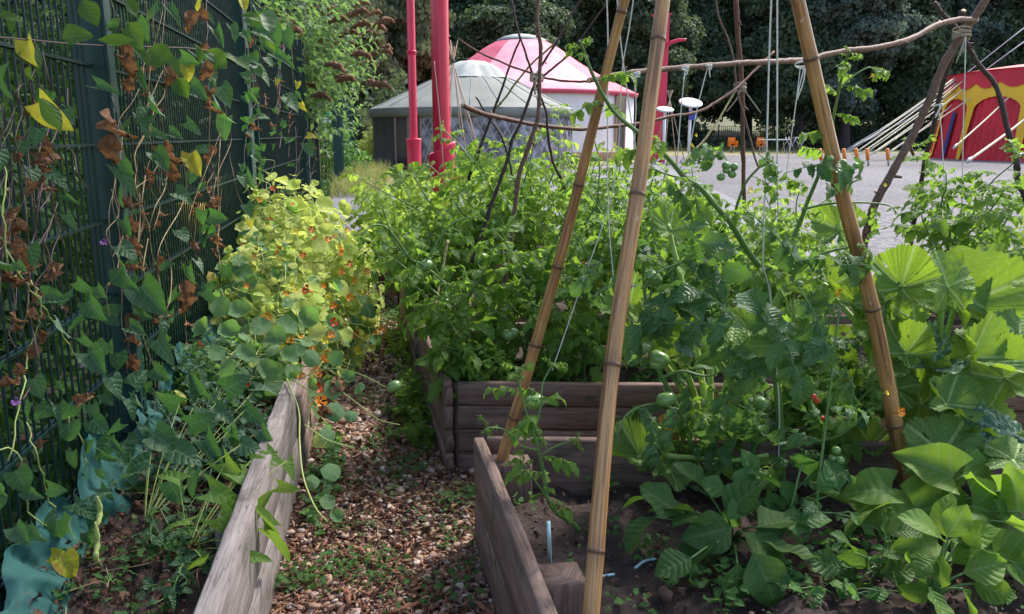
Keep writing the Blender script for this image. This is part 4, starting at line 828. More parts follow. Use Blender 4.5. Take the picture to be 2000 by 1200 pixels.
mb = MB(); k = 9000; x = prg.uniform(-1.02, 3.4, k); y = prg.uniform(.8, 5.8, k); ok = ((x < -.47) | ((x > .4) & (y < 2.8-(x-.32)*.19)) | ((x > .35) & (y > 3.7-(x-.3)*.19) & (y < 4.8-(x-.3)*.19))); x, y = x[ok], y[ok]; k = len(x)
put(mb, T_PEB, np.stack([x, y, np.where(y > 3.5, .34, .28)+prg.uniform(-.01, .02, k)], -1), unit(prg.normal(0, 1, (k, 3))), unit(prg.normal(0, .5, (k, 3))+[0, 0, 1]), prg.lognormal(-5.1, .5, k), prg, rnd=prg.random(k)**1.6)
top(mb, 'soil_clods', M['clods'], 'small clods and stones on the dark bed soil', 'soil', kind='stuff')
# ------------------------------------------------------------------ POLES
def bamboo(label, pts, r0, r1, nodes, group, loc=None, seed=0):
    """nodes: fractions along the pole; node scars are real ridges"""
    P = catmull(pts, 40); s = np.concatenate([[0], np.cumsum(np.linalg.norm(np.diff(P, axis=0), axis=1))]); s /= s[-1]
    extra = np.concatenate([[n_+d for d in (-.006, -.003, -.0012, 0, .0012, .003, .006)] for n_ in nodes]); u = np.unique(np.clip(np.concatenate([s, extra]), 0, 1))
    Q = np.stack([np.interp(u, s, P[:, i]) for i in range(3)], -1); r = r0+(r1-r0)*u; dn = np.min(np.abs(u[:, None]-np.array(nodes)[None]), axis=1)
    rr = r*(1+.05*np.exp(-(dn/.012)**2)+.10*np.exp(-(dn/.0018)**2)-.03*np.exp(-((dn-.0035)/.0015)**2)); mb = MB(); tube(mb, Q, rr, 20, rnd=(seed*.37) % 1)
    o = mb.build('bamboo_pole', M['bamboo'], None); tag(o, label, 'bamboo pole', group)
    at = o.data.attributes.new('node', 'FLOAT', 'POINT'); nv = np.zeros(len(o.data.vertices)); nv[:len(u)*20] = np.repeat(np.exp(-(dn/.0022)**2)*.9+.35*np.exp(-(dn/.02)**2), 20); at.data.foreach_set('value', nv.astype(np.float32)); return o
BG = 'thick bamboo poles of the frame'
def ynode(pts, ys):  # pixel y of nodes -> fraction along the pole
    P = catmull(pts, 40); s = np.concatenate([[0], np.cumsum(np.linalg.norm(np.diff(P, axis=0), axis=1))]); s /= s[-1]; v = P-CAM; py = 600-F_PX*(v@UP)/(v@FWD); o = np.argsort(py); return [float(np.interp(y_, py[o], s[o])) for y_ in ys]
A0 = aY(978, 905, 2.80); A1 = aY(1215, 18, 2.42); A2 = aY(1300, -260, 2.3)
pA = [A0, aY(1095, 500, 2.62)+[.0, 0, 0], A1, A2]
bamboo('thinner golden bamboo pole leaning right, its foot on the corner post of the nearest bed', pA, .0205, .0125, ynode(pA, [815, 672, 520, 360, 203, 22, -150]), BG, seed=1)
B0 = aY(1150, 1250, 1.76); pB = [B0, aY(1195, 720, 1.98), aY(1252, 330, 2.12), aY(1300, -40, 2.25), aY(1330, -300, 2.3)]
bamboo('thick pale bamboo pole in the centre running from top to bottom edge', pB, .0215, .0185, ynode(pB, [1076, 712, 380, 78, -200]), BG, seed=2)
C0 = aY(1770, 945, 2.5); pC = [C0, aY(1705, 610, 2.45), aY(1640, 360, 2.42), aY(1558, 0, 2.38), aY(1490, -280, 2.32)]
bamboo('bamboo pole on the right leaning left, standing among the squash leaves', pC, .0275, .0185, ynode(pC, [828, 602, 358, 115, -130]), BG, seed=3)
def stick(name, label, pts, r0, r1, mat, group, knots=4, seed=0, ns=9, cutcap=True, n=8):
    r_ = np.random.default_rng(seed+100); P = catmull(pts, n); m = len(P); P = P+np.cumsum(r_.normal(0, .0015, (m, 3)), axis=0)*.7; rad = .66*np.linspace(r0, r1, m)*(1+r_.normal(0, .06, m)); mb = MB(); tube(mb, P, rad, ns, rnd=r_.random())
    for _ in range(knots):
        i = r_.integers(1, m-2); d = unit(unit(P[i+1]-P[i])*.6+unit(r_.normal(0, 1, 3))); L = rad[i]*r_.uniform(1.8, 3.8); q = [P[i], P[i]+d*rad[i]*.9, P[i]+d*L]; tube(mb, q, [rad[i]*.7, rad[i]*.5, rad[i]*.35], 7)
    if cutcap:
        for a, b, rr in ((P[0], P[1], rad[0]), (P[-1], P[-2], rad[-1])): d = unit(a-b); tube(mb, [a, a+d*.003], rr*.85, 9, m=1)
    return tag(mb.build(name, [M[mat], M['cut']], None), label, 'stick', group)
SG = 'cut branches used as plant supports'
def pp(l, y0, y1): return [aY(x, y, y0+(y1-y0)*i/max(1, len(l)-1)) for i, (x, y) in enumerate(l)]
stick('support_branch', 'long pinkish horizontal branch tied across the bamboo poles', pp([(1150, 158), (1200, 150), (1260, 143), (1350, 135), (1440, 128), (1510, 127), (1565, 124), (1640, 106), (1720, 98), (1780, 84), (1830, 58), (1872, 46), (1912, 47)], 2.9, 4.4), .014, .024, 'barkpink', SG, 9, 1)
stick('support_branch', 'thin dark horizontal branch crossing the stick bundle in front of the pink yurt', pp([(895, 77), (940, 104), (985, 122), (1035, 140), (1060, 150), (1100, 157), (1160, 158)], 4.6, 4.4), .007, .010, 'barkred', SG, 3, 2)
stick('support_branch', 'lower reddish horizontal pole sagging from the grey yurt to the right', pp([(903, 206), (950, 222), (985, 230), (1053, 243), (1133, 251), (1190, 246), (1250, 240), (1310, 226), (1360, 216), (1400, 196), (1437, 170), (1470, 138), (1510, 100)], 4.3, 5.6), .020, .011, 'barkred', SG, 8, 3)
stick('support_branch', 'tall crooked brown branch standing upright in the second bed', pp([(1052, -30), (1048, 50), (1054, 100), (1050, 160), (1046, 230), (1030, 280), (1008, 335), (1000, 400), (990, 480), (978, 560), (955, 680), (950, 730)], 3.9, 4.3), .013, .021, 'barkpink', SG, 9, 4)
stick('support_branch', 'thin dark stick leaning left from the top edge to the knot of sticks', pp([(993, -20), (1010, 50), (1030, 110), (1042, 150), (1048, 175)], 4.2, 4.25), .008, .010, 'barkdark', SG, 2, 5)
stick('support_branch', 'dark stick leaning right down through the knot, forked near its lower half', pp([(1160, -30), (1120, 20), (1085, 85), (1052, 140), (1038, 175), (1015, 240), (998, 275), (985, 320), (965, 370), (940, 450), (915, 515)], 4.3, 4.5), .007, .018, 'barkdark', SG, 10, 6)
stick('support_branch', 'thin dark stick descending from the upper left of the pink yurt to the foliage', pp([(1015, 78), (995, 125), (975, 180), (957, 228), (935, 290), (925, 320), (915, 350)], 4.8, 5.2), .008, .015, 'barkdark', SG, 3, 7)
stick('support_branch', 'dark stick rising right from the knot towards the bamboo top', pp([(1235, -60), (1180, 15), (1110, 105), (1075, 140), (1045, 162)], 3.9, 4.25), .006, .009, 'barkdark', SG, 3, 8)
stick('support_branch', 'short dark branch curving down right below the knot of sticks', pp([(1048, 165), (1056, 190), (1066, 220), (1070, 270), (1080, 315), (1098, 350), (1105, 372)], 4.25, 4.6), .008, .013, 'barkdark', SG, 5, 9)
stick('support_branch', 'yellow-green stick leaning right behind the knot in front of the yurts', pp([(1092, 80), (1050, 115), (1010, 160), (985, 195), (963, 222)], 4.9, 5.1), .009, .010, 'barkyel', SG, 4, 10)
stick('support_branch', 'thin brown stick low behind the yurt-side foliage', pp([(930, 190), (955, 230), (978, 262), (992, 300), (1000, 345)], 5.2, 5.4), .008, .010, 'barkdark', SG, 2, 11)
stick('support_branch', 'straight brown upright stake tied to the long branch at centre right', pp([(1434, -40), (1441, 60), (1446, 130), (1450, 200), (1450, 260), (1452, 330), (1453, 420)], 5.5, 5.6), .026, .022, 'barkred', SG, 8, 12)
stick('support_branch', 'slender wavy branch beside the upright brown stake', pp([(1396, -20), (1402, 30), (1420, 70), (1430, 110), (1436, 160), (1442, 190), (1460, 250), (1472, 300), (1480, 330)], 5.4, 5.4), .008, .011, 'barkpink', SG, 4, 13)
stick('support_branch', 'pale bent stick leaning from the upright stake down to the left', pp([(1440, 172), (1420, 205), (1400, 240), (1375, 275), (1350, 300), (1335, 322)], 5.4, 5.0), .010, .009, 'barkyel', SG, 4, 14)
TG = 'stick tripod at the right'
stick('support_branch', 'thick pinkish leg of the right-hand stick tripod', pp([(1950, -50), (1925, 0), (1893, 50), (1850, 120), (1820, 195), (1790, 260), (1748, 335), (1715, 395), (1700, 440), (1690, 500), (1688, 600)], 4.3, 4.75), .032, .038, 'barkpink', TG, 5, 15)
stick('support_branch', 'dark straight rear leg of the stick tripod', pp([(1882, 22), (1872, 60), (1858, 110), (1840, 165), (1825, 240), (1808, 310), (1795, 380), (1778, 470), (1770, 560)], 4.6, 5.2), .026, .022, 'barkdark', TG, 4, 16)
stick('support_branch', 'knobbly grey right leg of the stick tripod bending down to the frame edge', pp([(1825, 5), (1838, 22), (1862, 50), (1885, 82), (1912, 128), (1942, 165), (1955, 205), (1965, 250), (1982, 310), (1986, 355), (2003, 395), (2020, 470)], 4.6, 4.3), .017, .029, 'barkdark', TG, 6, 17)
stick('support_branch', 'short yellow-brown cane stuck in the bed below the dark green tomato', pp([(875, 470), (866, 520), (856, 565), (848, 605)], 4.6, 4.4), .010, .012, 'barkyel', SG, 3, 18)
stick('support_branch', 'grey dead stem leaning in the shade at the right edge', pp([(2005, 850), (1985, 890), (1965, 930)], 2.7, 2.6), .010, .011, 'barkdark', SG, 2, 19)
# strings
STG = 'white strings hanging from the poles'
def string(label, l, y0, y1, r=.0022, mat='string', group=STG, name='string'):
    mb = MB(); tube(mb, catmull(pp(l, y0, y1), 8), r, 6); return top(mb, name, M[mat], label, 'string', group)
string('white string hanging straight down left of the thinner bamboo top', [(1184, -20), (1187, 60), (1187, 200), (1186, 335)], 2.6, 2.7)
string('white string falling slightly right between the bamboo poles', [(1204, -20), (1212, 80), (1225, 180), (1240, 280), (1262, 400)], 2.5, 2.7)
string('white string slanting left behind the thick pole', [(1240, -20), (1228, 60), (1216, 130), (1212, 200), (1207, 300), (1190, 400), (1135, 560), (1078, 725)], 2.5, 2.7, .0018)
string('thin grey string inside the tomato foliage beside the thick pole', [(1186, 335), (1190, 450), (1200, 560), (1205, 590)], 2.7, 2.7, .0016)
string('left of the twin white strings hanging in front of the dark trees', [(1507, -20), (1502, 120), (1497, 300), (1492, 420), (1490, 530)], 2.45, 2.5, .0026)
string('right of the twin white strings hanging in front of the dark trees', [(1518, -20), (1518, 120), (1518, 340), (1520, 420)], 2.5, 2.6, .0026)
string('white string running down beside the thick tomato stem', [(1490, 520), (1503, 570), (1508, 650), (1520, 760), (1522, 850), (1519, 920)], 2.5, 2.6, .0022)
string('short white string with a loop tied to the branch right of the pole', [(1238, 150), (1242, 200), (1240, 260), (1238, 305)], 3., 3.1)
string('white string tied on the horizontal branch above the tall disc', [(1338, 136), (1334, 175), (1328, 240), (1322, 330)], 3.2, 3.3)
string('white string slanting from the horizontal branch towards the disc post', [(1382, 132), (1372, 170), (1360, 220), (1345, 300)], 3.3, 3.3)
string('thin string slanting left from the right bamboo pole', [(1563, 130), (1556, 190), (1545, 270), (1536, 340)], 3.4, 3.5)
string('string hanging from the lashing of the stick tripod', [(1886, 75), (1884, 160), (1881, 260), (1879, 400), (1876, 480)], 4.3, 4.4, .003)
string('string with a loop tied half way up the rear tripod leg', [(1832, 208), (1838, 250), (1843, 330), (1848, 400)], 4.9, 4.8, .003)
string('thin brown string hanging down the front of the thick red column', [(848, 120), (856, 200), (862, 270), (866, 330)], 12., 12.1, .008, 'twine')
def lash(label, px, py, Yd, rx, rz=.0, mat='twine', turns=4, tails=2, seed=0, ang=0.):
    r_ = np.random.default_rng(seed); c = aY(px, py, Yd); t_ = np.linspace(0, turns*2*PI, turns*20); mb = MB()
    h = (t_/t_[-1]-.5)*rx*1.1; P = c+np.outer(np.cos(t_)*rx, RIGHT)+np.outer(np.sin(t_)*rx, FWD)+np.outer(h+np.sin(t_*.5)*rx*.25, UP)
    ca, sa = math.cos(ang), math.sin(ang); tube(mb, P, .0024*depth(c)/2.6, 6)
    for i in range(tails):
        d = np.array([r_.normal(0, .3), r_.normal(0, .2), -1.]); L = rx*r_.uniform(2, 5); tube(mb, catmull([c-rx*FWD*1.05, c-rx*FWD*1.1+d*L*.5+r_.normal(0, .005, 3), c-rx*FWD+d*L], 5), .002*depth(c)/2.6, 5)
    return top(mb, 'lashing', M[mat], label, 'lashing', 'string lashings on the poles')
lash('pale string lashing at the crossing of the stick tripod', 1878, 68, 4.4, .045, seed=1, turns=5, tails=3)
lash('string lashing where the upper sticks cross the crooked branch', 1048, 152, 4.2, .032, seed=2)
lash('string lashing on the upright brown stake', 1445, 172, 5.5, .04, seed=3, turns=3)
lash('white string knot holding the long branch to the right bamboo pole', 1568, 126, 2.75, .026, mat='string', seed=4, turns=2)
lash('white string loop on the long branch left of the tall disc', 1338, 134, 3.2, .014, mat='string', seed=5, turns=2)
lash('white string loop on the long branch above the taller disc stand', 1383, 131, 3.3, .014, mat='string', seed=6, turns=2)
lash('white string loop tied to the long branch beside the thick bamboo pole', 1242, 146, 2.95, .014, mat='string', seed=7, turns=2)
lash('white loop knotted on the rear leg of the tripod', 1832, 208, 4.85, .026, mat='string', seed=8, turns=2)
# hoses
for l_, pl, Y0, Y1 in (('pale blue wire lying on the soil right of the thick bamboo foot', [(1240, 1110), (1262, 1095), (1300, 1090), (1330, 1085)], 2.05, 2.1), ('short pale rod lying on the soil by the foot of the thick pole', [(1108, 1138), (1150, 1130), (1200, 1122)], 1.98, 2.0), ('pale rod under the broad leaves', [(1560, 1075), (1600, 1068), (1640, 1062)], 2.1, 2.15)):
    mb = MB(); P_ = [aZ(x, y, .295) for x, y in pl]; tube(mb, catmull(P_, 5), .004, 6); top(mb, 'thin_rod', M['bluerope'], l_, 'rod')
mb = MB(); tube(mb, catmull([aZ(1075, 1110, .28), aY(1073, 1060, 1.95), aY(1071, 1018, 1.95)], 5), .005, 6); top(mb, 'thin_rod', M['bluerope'], 'pale green rod standing upright by the inner post of the nearest bed', 'rod')
# ------------------------------------------------------------------ PLANTS
def leafy(mbS, mbL, P, r0, r1, Ts, sp_, L0, L1, rng, start=.1, nside=6, elev=.55, droopn=.25, clumptip=True, m=0, sm=0, face=None):
    P = np.asarray(P, float); tube(mbS, P, np.linspace(r0, r1, len(P)), nside, m=sm)
    s = np.concatenate([[0], np.cumsum(np.linalg.norm(np.diff(P, axis=0), axis=1))]); L = s[-1]; q = np.arange(start*L, L, sp_); q = q+rng.normal(0, sp_*.15, len(q)); q = np.clip(q, 0, L*.995)
    if clumptip: q = np.concatenate([q, L*np.array([.95, .97, .985, .995])])
    if len(q) == 0: return
    k = len(q); pos = np.stack([np.interp(q, s, P[:, i]) for i in range(3)], -1); tg = unit(np.gradient(P, axis=0)); T = unit(np.stack([np.interp(q, s, tg[:, i]) for i in range(3)], -1))
    a = np.arange(k)*2.4+rng.uniform(0, 6)+rng.normal(0, .3, k); hv = unit(np.cross(T, [0.3, .2, 1.]) + 1e-6); h2 = np.cross(T, hv)
    out = hv*np.cos(a)[:, None]+h2*np.sin(a)[:, None]; out[:, 2] *= .6; out = unit(out); f = q/L; el = elev+.5*(f > .93)
    d = unit(out+T*el[:, None]*.5+np.array([0, 0, .2*elev])[None]); n = unit(np.array([0, 0, 1.])+rng.normal(0, .28, (k, 3))+out*.25)
    if face is not None: n = unit(n+np.array(face)[None])
    sc = (L0+(L1-L0)*f)*rng.uniform(.75, 1.2, k); sc = np.where(f > .94, sc*rng.uniform(.3, .6, k), sc)
    put(mbL, Ts, pos, d, n, sc, rng, m)
def fruit_proto(ribs, rib, flat):
    t_ = sphere(12, 18, ribs, rib, flat); mb = MB(); mb.add(t_[0], t_[1], None, t_[2], 0); f = math.cos(0)*flat*.82
    for i in range(6):
        a = i*PI/3; d = np.array([math.cos(a), math.sin(a), .12]); v, q, aa = blade(5, p_lan, (-1, 0, 1), .3, .6); R = frames(d[None], np.array([[0, 0, 1.]]))[0]; mb.add(v*.75@R.T+[0, 0, f], q, None, aa, 1)
    tube(mb, [(0, 0, f-.05), (.1, 0, f+.45)], .07, 6, m=1); return mb
FR = {}
def fruits(root, pts, r, rng, kind='green', names='tomato'):
    for i, p in enumerate(pts):
        key = kind
        rr = r*rng.uniform(.8, 1.15)
        if key not in FR:
            mb = fruit_proto(*{'green': (0, 0, .95), 'red': (0, 0, .95), 'rib': (6, .07, .78)}[kind]); o = mb.build(names, [M['tomred' if kind == 'red' else 'tomgreen'], M['stem']], root, world=False); FR[key] = o.data
        else: o = bpy.data.objects.new(names, FR[key]); COL.objects.link(o); o.parent = root
        o.location = tuple(np.asarray(p)-parent_loc(root)); o.scale = (rr,)*3; o.rotation_euler = (rng.normal(0, .35), rng.normal(0, .35), rng.uniform(0, 6))
def flowers(root, pts, r, mat, rng, name='flower', np5=5, face=None):
    for p in pts:
        mb = MB(); n = unit(np.array([rng.normal(0, .5), -1+rng.normal(0, .3), .5]) if face is None else np.array(face)+rng.normal(0, .3, 3)); x = unit(np.cross(n, [0.1, 0, 1])); y = np.cross(n, x); s_ = r*rng.uniform(.75, 1.2)
        for i in range(np5):
            a = i*2*PI/np5+rng.normal(0, .12); d = x*math.cos(a)+y*math.sin(a)+n*.35; v, q, aa = blade(5, lambda u: .36*math.sin(PI*max(.04, u)**1.7*.92), (-1, 0, 1), .2, -.35, .06); R = frames(d[None], n[None])[0]; mb.add(v*s_@R.T+p, q, None, aa)
        tube(mb, [p-n*s_*.9, p+n*s_*.05], [s_*.08, s_*.16], 6); mb.build(name, mat, root)
def grow(root, h, lean, rng, n=7, wob=.06):
    P = [np.array(root, float)]; d = unit(np.array([lean[0], lean[1], 1.]))
    for i in range(n):
        d = unit(d+rng.normal(0, wob*1.6, 3)*[1, 1, .3]+np.array([lean[0], lean[1], 0])*.05); P.append(P[-1]+d*h/n)
    return catmull(P, 4)
def tomato(root, h, lean, seed, label, mat='tomleaf', Ts=None, L=(.27, .14), sp_=.075, shoots=5, nf=0, fr=.03, group='bushy tomato plants in the raised beds', kind='green', flw=0, name='tomato_plant', cat='plant'):
    rng = np.random.default_rng(seed); h = h*(1.1 if 300 <= seed < 400 else 1.); Ts = Ts or T_TOMM; shoots = shoots*2+1; L = (L[0]*1.12, L[1]*1.15); sp_ = sp_*.72; t = thing(name, root, label, cat, group); S = MB(); Lf = MB(); P = grow(root, h, lean, rng)
    leafy(S, Lf, P, .010, .004, Ts, sp_, L[0], L[1], rng, .06); pts = []
    for i in range(shoots):
        j = rng.integers(2, int(len(P)*.6)); a = rng.uniform(0, 2*PI); Q = grow(P[j], h*rng.uniform(.4, .75), (lean[0]+.7*math.cos(a), lean[1]+.7*math.sin(a)), rng, 6, .09); leafy(S, Lf, Q, .007, .003, Ts, sp_, L[0]*.9, L[1], rng, .15)
    for i in range(nf):
        j = rng.integers(3, int(len(P)*.8)); a = rng.uniform(PI, 2*PI); e_ = P[j]+np.array([.09*math.cos(a), .09*math.sin(a), -.05]); tube(S, catmull([P[j], P[j]+(e_-P[j])*.5+[0, 0, .02], e_+[0, 0, fr]], 3), .0025, 5); pts.append(e_)
    S.build('stem', M['stem'], t); Lf.build('foliage', M[mat], t); fruits(t, pts, fr, rng, kind)
    if flw: flowers(t, [P[rng.integers(len(P)//2, len(P)-1)]+rng.normal(0, .05, 3) for _ in range(flw)], .009, M['petalyel'], rng)
    return t
B2L = [((.46, 4.05), .72, (-.25, -.15), 'tomato plant sprawling left over the path from the second bed corner', 2), ((.50, 3.86), .42, (-.5, -.4), 'low tomato shoots hanging over the left front corner of the second bed', 2), ((.72, 4.2), .98, (.0, -.1), 'tomato plant round the foot of the crooked brown branch', 3), ((1.0, 3.95), .95, (.05, -.1), 'tomato plant directly left of the thinner bamboo pole', 2), ((1.22, 4.25), .98, (.05, 0), 'tomato plant between the two left bamboo poles', 2), ((1.5, 4.0), .85, (.0, -.1), 'tomato plant behind the thick central pole', 2), ((1.8, 4.05), .88, (.05, 0), 'tomato plant behind the long diagonal stem', 1)]
for i, (xy, h, ln, lb, nf) in enumerate(B2L): tomato((xy[0], xy[1], .31), h, ln, 200+i, lb, 'tomleaf', T_TOMM, (.26, .13), .07, 4, nf, .034, kind='rib', flw=2)
B3L = [((.45, 5.45), .80, (-.2, -.1), 'tomato plant leaning over the path beside the dark ribbed green tomato', 1), ((.55, 5.8), .98, (-.1, 0), 'tomato plant in front of the thick red column', 0), ((.85, 5.5), 1.15, (.0, 0), 'tomato plant behind the dark forked stick', 1), ((1.15, 5.9), 1.18, (.0, 0), 'tomato plant right of the crooked branch in the third bed', 0), ((1.5, 5.5), 1.12, (.0, 0), 'tomato plant behind the thinner bamboo pole in the third bed', 0), ((1.85, 5.7), .98, (.05, 0), 'tomato plant seen between pole and string in the third bed', 0), ((2.3, 5.3), .78, (.05, 0), 'shorter tomato plant in front of the tarmac', 0), ((2.65, 5.0), .75, (.0, 0), 'tomato plant at the foot of the upright brown stake', 0)]
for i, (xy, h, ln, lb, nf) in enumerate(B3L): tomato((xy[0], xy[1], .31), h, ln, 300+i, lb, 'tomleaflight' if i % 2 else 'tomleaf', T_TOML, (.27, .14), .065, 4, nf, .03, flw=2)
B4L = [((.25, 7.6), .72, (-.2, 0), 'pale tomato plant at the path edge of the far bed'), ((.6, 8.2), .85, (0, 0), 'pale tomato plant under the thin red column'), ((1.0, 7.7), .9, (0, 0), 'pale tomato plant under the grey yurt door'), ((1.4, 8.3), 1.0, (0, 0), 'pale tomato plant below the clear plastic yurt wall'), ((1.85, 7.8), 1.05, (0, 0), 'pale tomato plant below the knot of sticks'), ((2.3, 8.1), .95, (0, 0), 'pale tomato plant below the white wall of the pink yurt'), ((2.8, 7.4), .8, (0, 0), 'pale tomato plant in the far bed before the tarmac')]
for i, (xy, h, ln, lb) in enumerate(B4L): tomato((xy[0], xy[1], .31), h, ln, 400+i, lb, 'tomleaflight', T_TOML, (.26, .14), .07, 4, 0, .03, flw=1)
tomato((-.02, 9.3, .1), .85, (-.12, 0), 510, 'pale tomato plant filling the gap between nasturtiums and the red columns', 'tomleaflight', T_TOML, (.26, .14), .06, 5, 0, group=None)
tomato((.25, 8.7, .3), .8, (-.2, 0), 511, 'second pale tomato plant at the path side of the far bed', 'tomleaflight', T_TOML, (.26, .14), .06, 5, 0, group=None)
tomato((2.2, 4.35, .3), .72, (.05, 0), 512, 'tomato plant at the right part of the second bed, before the pale tarmac', 'tomleaf', T_TOMM, (.26, .14), .06, 4, 1, group=None)
tomato((3.35, 4.35, .3), 1.05, (.05, .05), 501, 'airy tomato plant on a string in front of the gravel yard', 'tomleaf', T_TOMM, (.30, .2), .085, 3, 0, group=None); tomato((3.75, 4.6, .3), .92, (.05, .0), 504, 'tomato plant just right of the airy one on its string', 'tomleaf', T_TOMM, (.26, .16), .07, 4, 1, group=None)
tomato((4.4, 4.9, .3), .75, (.1, 0), 502, 'pale tomato plant at the right frame edge before the gravel', 'tomleaflight', T_TOML, (.28, .16), .065, 5, 1, group=None); tomato((4.0, 4.1, .3), .55, (.1, 0), 503, 'low tomato plant behind the big squash leaves at the right edge', 'tomleaf', T_TOML, (.28, .16), .06, 5, 2, group=None)
tomato((2.95, 6.6, .0), .62, (0, 0), 505, 'slender plant with yellow flowers in front of the gravel, left of the right bamboo pole', 'tomleaflight', T_TOML, (.22, .12), .07, 3, 0, group=None, flw=3)
# --- the big tomato in the nearest bed, stem by stem
def explicit(name, label, rootp, stems, Ts, mat, seed, cat='plant', group='tomato plants of the nearest bed', stemmat='stem'):
    rng = np.random.default_rng(seed); t = thing(name, rootp, label, cat, group); S = MB(); Lf = MB()
    for st in stems:
        pts, y0, y1, r0, r1, sp_, L0, L1, start = st; P = catmull(pp(pts, y0, y1), 6); leafy(S, Lf, P, r0, r1, Ts, sp_, L0, L1, rng, start, 8, face=(0, -.35, 0))
    return t, S, Lf, rng
def sprig(Lf, S, lst, Ts, rng, m=0, face=(0, -.7, .5), mode='base', petiole=None, fs=.4):
    for (px, py, Y, ln, ang) in lst:
        p = aY(px, py, Y); k = depth(p)/F_PX; a = math.radians(ang); d = unit(RIGHT*math.cos(a)+UP*math.sin(a)-FWD*rng.normal(.05, .35)); n = unit(np.array(face)+rng.normal(0, fs, 3)); n = n-d*np.dot(n, d); put(Lf, Ts, p, d[None], n[None], ln*k*1.35, rng, m)
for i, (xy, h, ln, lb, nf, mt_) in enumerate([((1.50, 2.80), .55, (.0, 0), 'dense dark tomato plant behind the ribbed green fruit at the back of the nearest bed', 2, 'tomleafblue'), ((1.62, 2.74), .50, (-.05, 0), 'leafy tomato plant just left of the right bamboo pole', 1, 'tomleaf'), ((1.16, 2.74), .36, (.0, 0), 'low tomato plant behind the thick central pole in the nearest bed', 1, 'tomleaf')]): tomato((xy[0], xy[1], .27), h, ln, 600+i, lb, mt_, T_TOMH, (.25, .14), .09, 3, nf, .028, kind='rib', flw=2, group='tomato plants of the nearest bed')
t, S, Lf, rng = explicit('tomato_plant', 'tall vine tomato with a thick upright stem tied to the twin white strings', aZ(1528, 985, .27), [
    ([(1530, 990), (1528, 930), (1526, 850), (1518, 760), (1512, 690), (1503, 600), (1496, 540), (1492, 525)], 2.62, 2.62, .014, .012, .16, .26, .24, .25),
    ([(1495, 535), (1460, 490), (1430, 440), (1400, 405), (1365, 365), (1340, 350), (1310, 315), (1280, 285), (1250, 262), (1205, 225), (1180, 190), (1155, 140), (1140, 100), (1132, 80)], 2.62, 2.35, .011, .004, .085, .24, .13, .03),
    ([(1495, 530), (1530, 500), (1560, 440), (1575, 400), (1600, 340), (1620, 285), (1628, 230), (1640, 170), (1652, 120), (1660, 100)], 2.62, 2.3, .008, .003, .07, .15, .09, .12),
    ([(1640, 172), (1668, 148), (1698, 132), (1712, 145)], 2.3, 2.3, .003, .0015, .05, .09, .07, .1),
    ([(1500, 535), (1560, 515), (1610, 495), (1650, 485), (1690, 480)], 2.6, 2.4, .006, .003, .12, .2, .16, .3),
    ([(1455, 480), (1400, 500), (1340, 510), (1290, 530), (1265, 545)], 2.6, 2.5, .005, .003, .10, .17, .14, .3),
    ([(1430, 440), (1440, 400), (1455, 360), (1480, 330), (1500, 318)], 2.6, 2.45, .005, .003, .10, .17, .12, .3),
    ([(1565, 410), (1620, 398), (1680, 396), (1730, 400), (1745, 408)], 2.5, 2.35, .004, .002, .08, .10, .07, .2),
    ([(1340, 350), (1300, 340), (1268, 325)], 2.5, 2.4, .004, .002, .07, .14, .10, .2),
    ([(1525, 880), (1580, 865), (1640, 850), (1700, 800)], 2.6, 2.4, .008, .004, .12, .2, .15, .2)], T_TOMH, 'tomleaf', 41)
Lf2 = MB(); sprig(Lf2, S, [(1400, 620, 2.4, 110, 200), (1400, 620, 2.4, 90, 150), (1400, 610, 2.4, 100, 100), (1500, 620, 2.45, 120, -60), (1550, 740, 2.4, 110, 140), (1550, 745, 2.35, 60, 80), (1300, 520, 2.5, 100, -40), (1450, 520, 2.45, 90, 200), (1560, 510, 2.4, 90, 10), (1620, 500, 2.4, 90, -10), (1580, 560, 2.45, 100, -80), (1480, 640, 2.5, 120, -100), (1440, 660, 2.5, 110, -60), (1390, 470, 2.5, 100, -80), (1350, 440, 2.5, 90, -100), (1240, 450, 2.5, 90, -60), (1290, 350, 2.4, 100, -20), (1330, 320, 2.4, 110, 10), (1480, 300, 2.4, 90, -30), (1530, 340, 2.4, 90, 20), (1560, 620, 2.4, 110, -70), (1620, 600, 2.4, 100, -90), (1590, 680, 2.4, 110, -20), (1640, 700, 2.35, 100, -60), (1560, 800, 2.4, 100, -20), (1500, 790, 2.4, 120, -120), (1430, 740, 2.45, 110, -110), (1460, 800, 2.4, 90, -70), (1445, 640, 2.3, 170, 170), (1450, 645, 2.3, 150, 115), (1560, 745, 2.3, 170, 120), (1500, 610, 2.35, 160, -70), (1560, 560, 2.35, 150, -60), (1620, 520, 2.3, 130, 5), (1330, 430, 2.4, 140, -60), (1420, 560, 2.4, 150, -100), (1480, 430, 2.4, 140, -40), (1600, 400, 2.3, 110, 30), (1350, 560, 2.4, 150, -150)], T_TOMH, rng)
S.build('stem', M['stem'], t); Lf.build('foliage', M['tomleaf'], t); Lf2.build('foliage', M['tomleafblue'], t)
fruits(t, [aY(x, y, 2.5) for x, y in ((1379, 312), (1407, 307), (1418, 324), (1434, 326), (1430, 340), (1408, 346), (1418, 333), (1600, 530), (1545, 530), (1562, 556), (1590, 575))], .0125, rng)
fruits(t, [aY(x, y, 2.32) for x, y in ((1622, 310), (1648, 316), (1665, 330), (1672, 324))], .0095, rng)
fruits(t, [aY(x, y, 2.4) for x, y in ((1633, 880), (1625, 895), (1640, 900), (1628, 915), (1634, 925))], .016, rng)
fruits(t, [aY(x, y, 2.42) for x, y in ((1589, 775), (1596, 783), (1607, 817))], .0095, rng, 'red')
fruits(t, [aY(x, y, 2.7) for x, y in ((1558, 725), (1572, 745), (1490, 790))], .034, rng, 'rib')
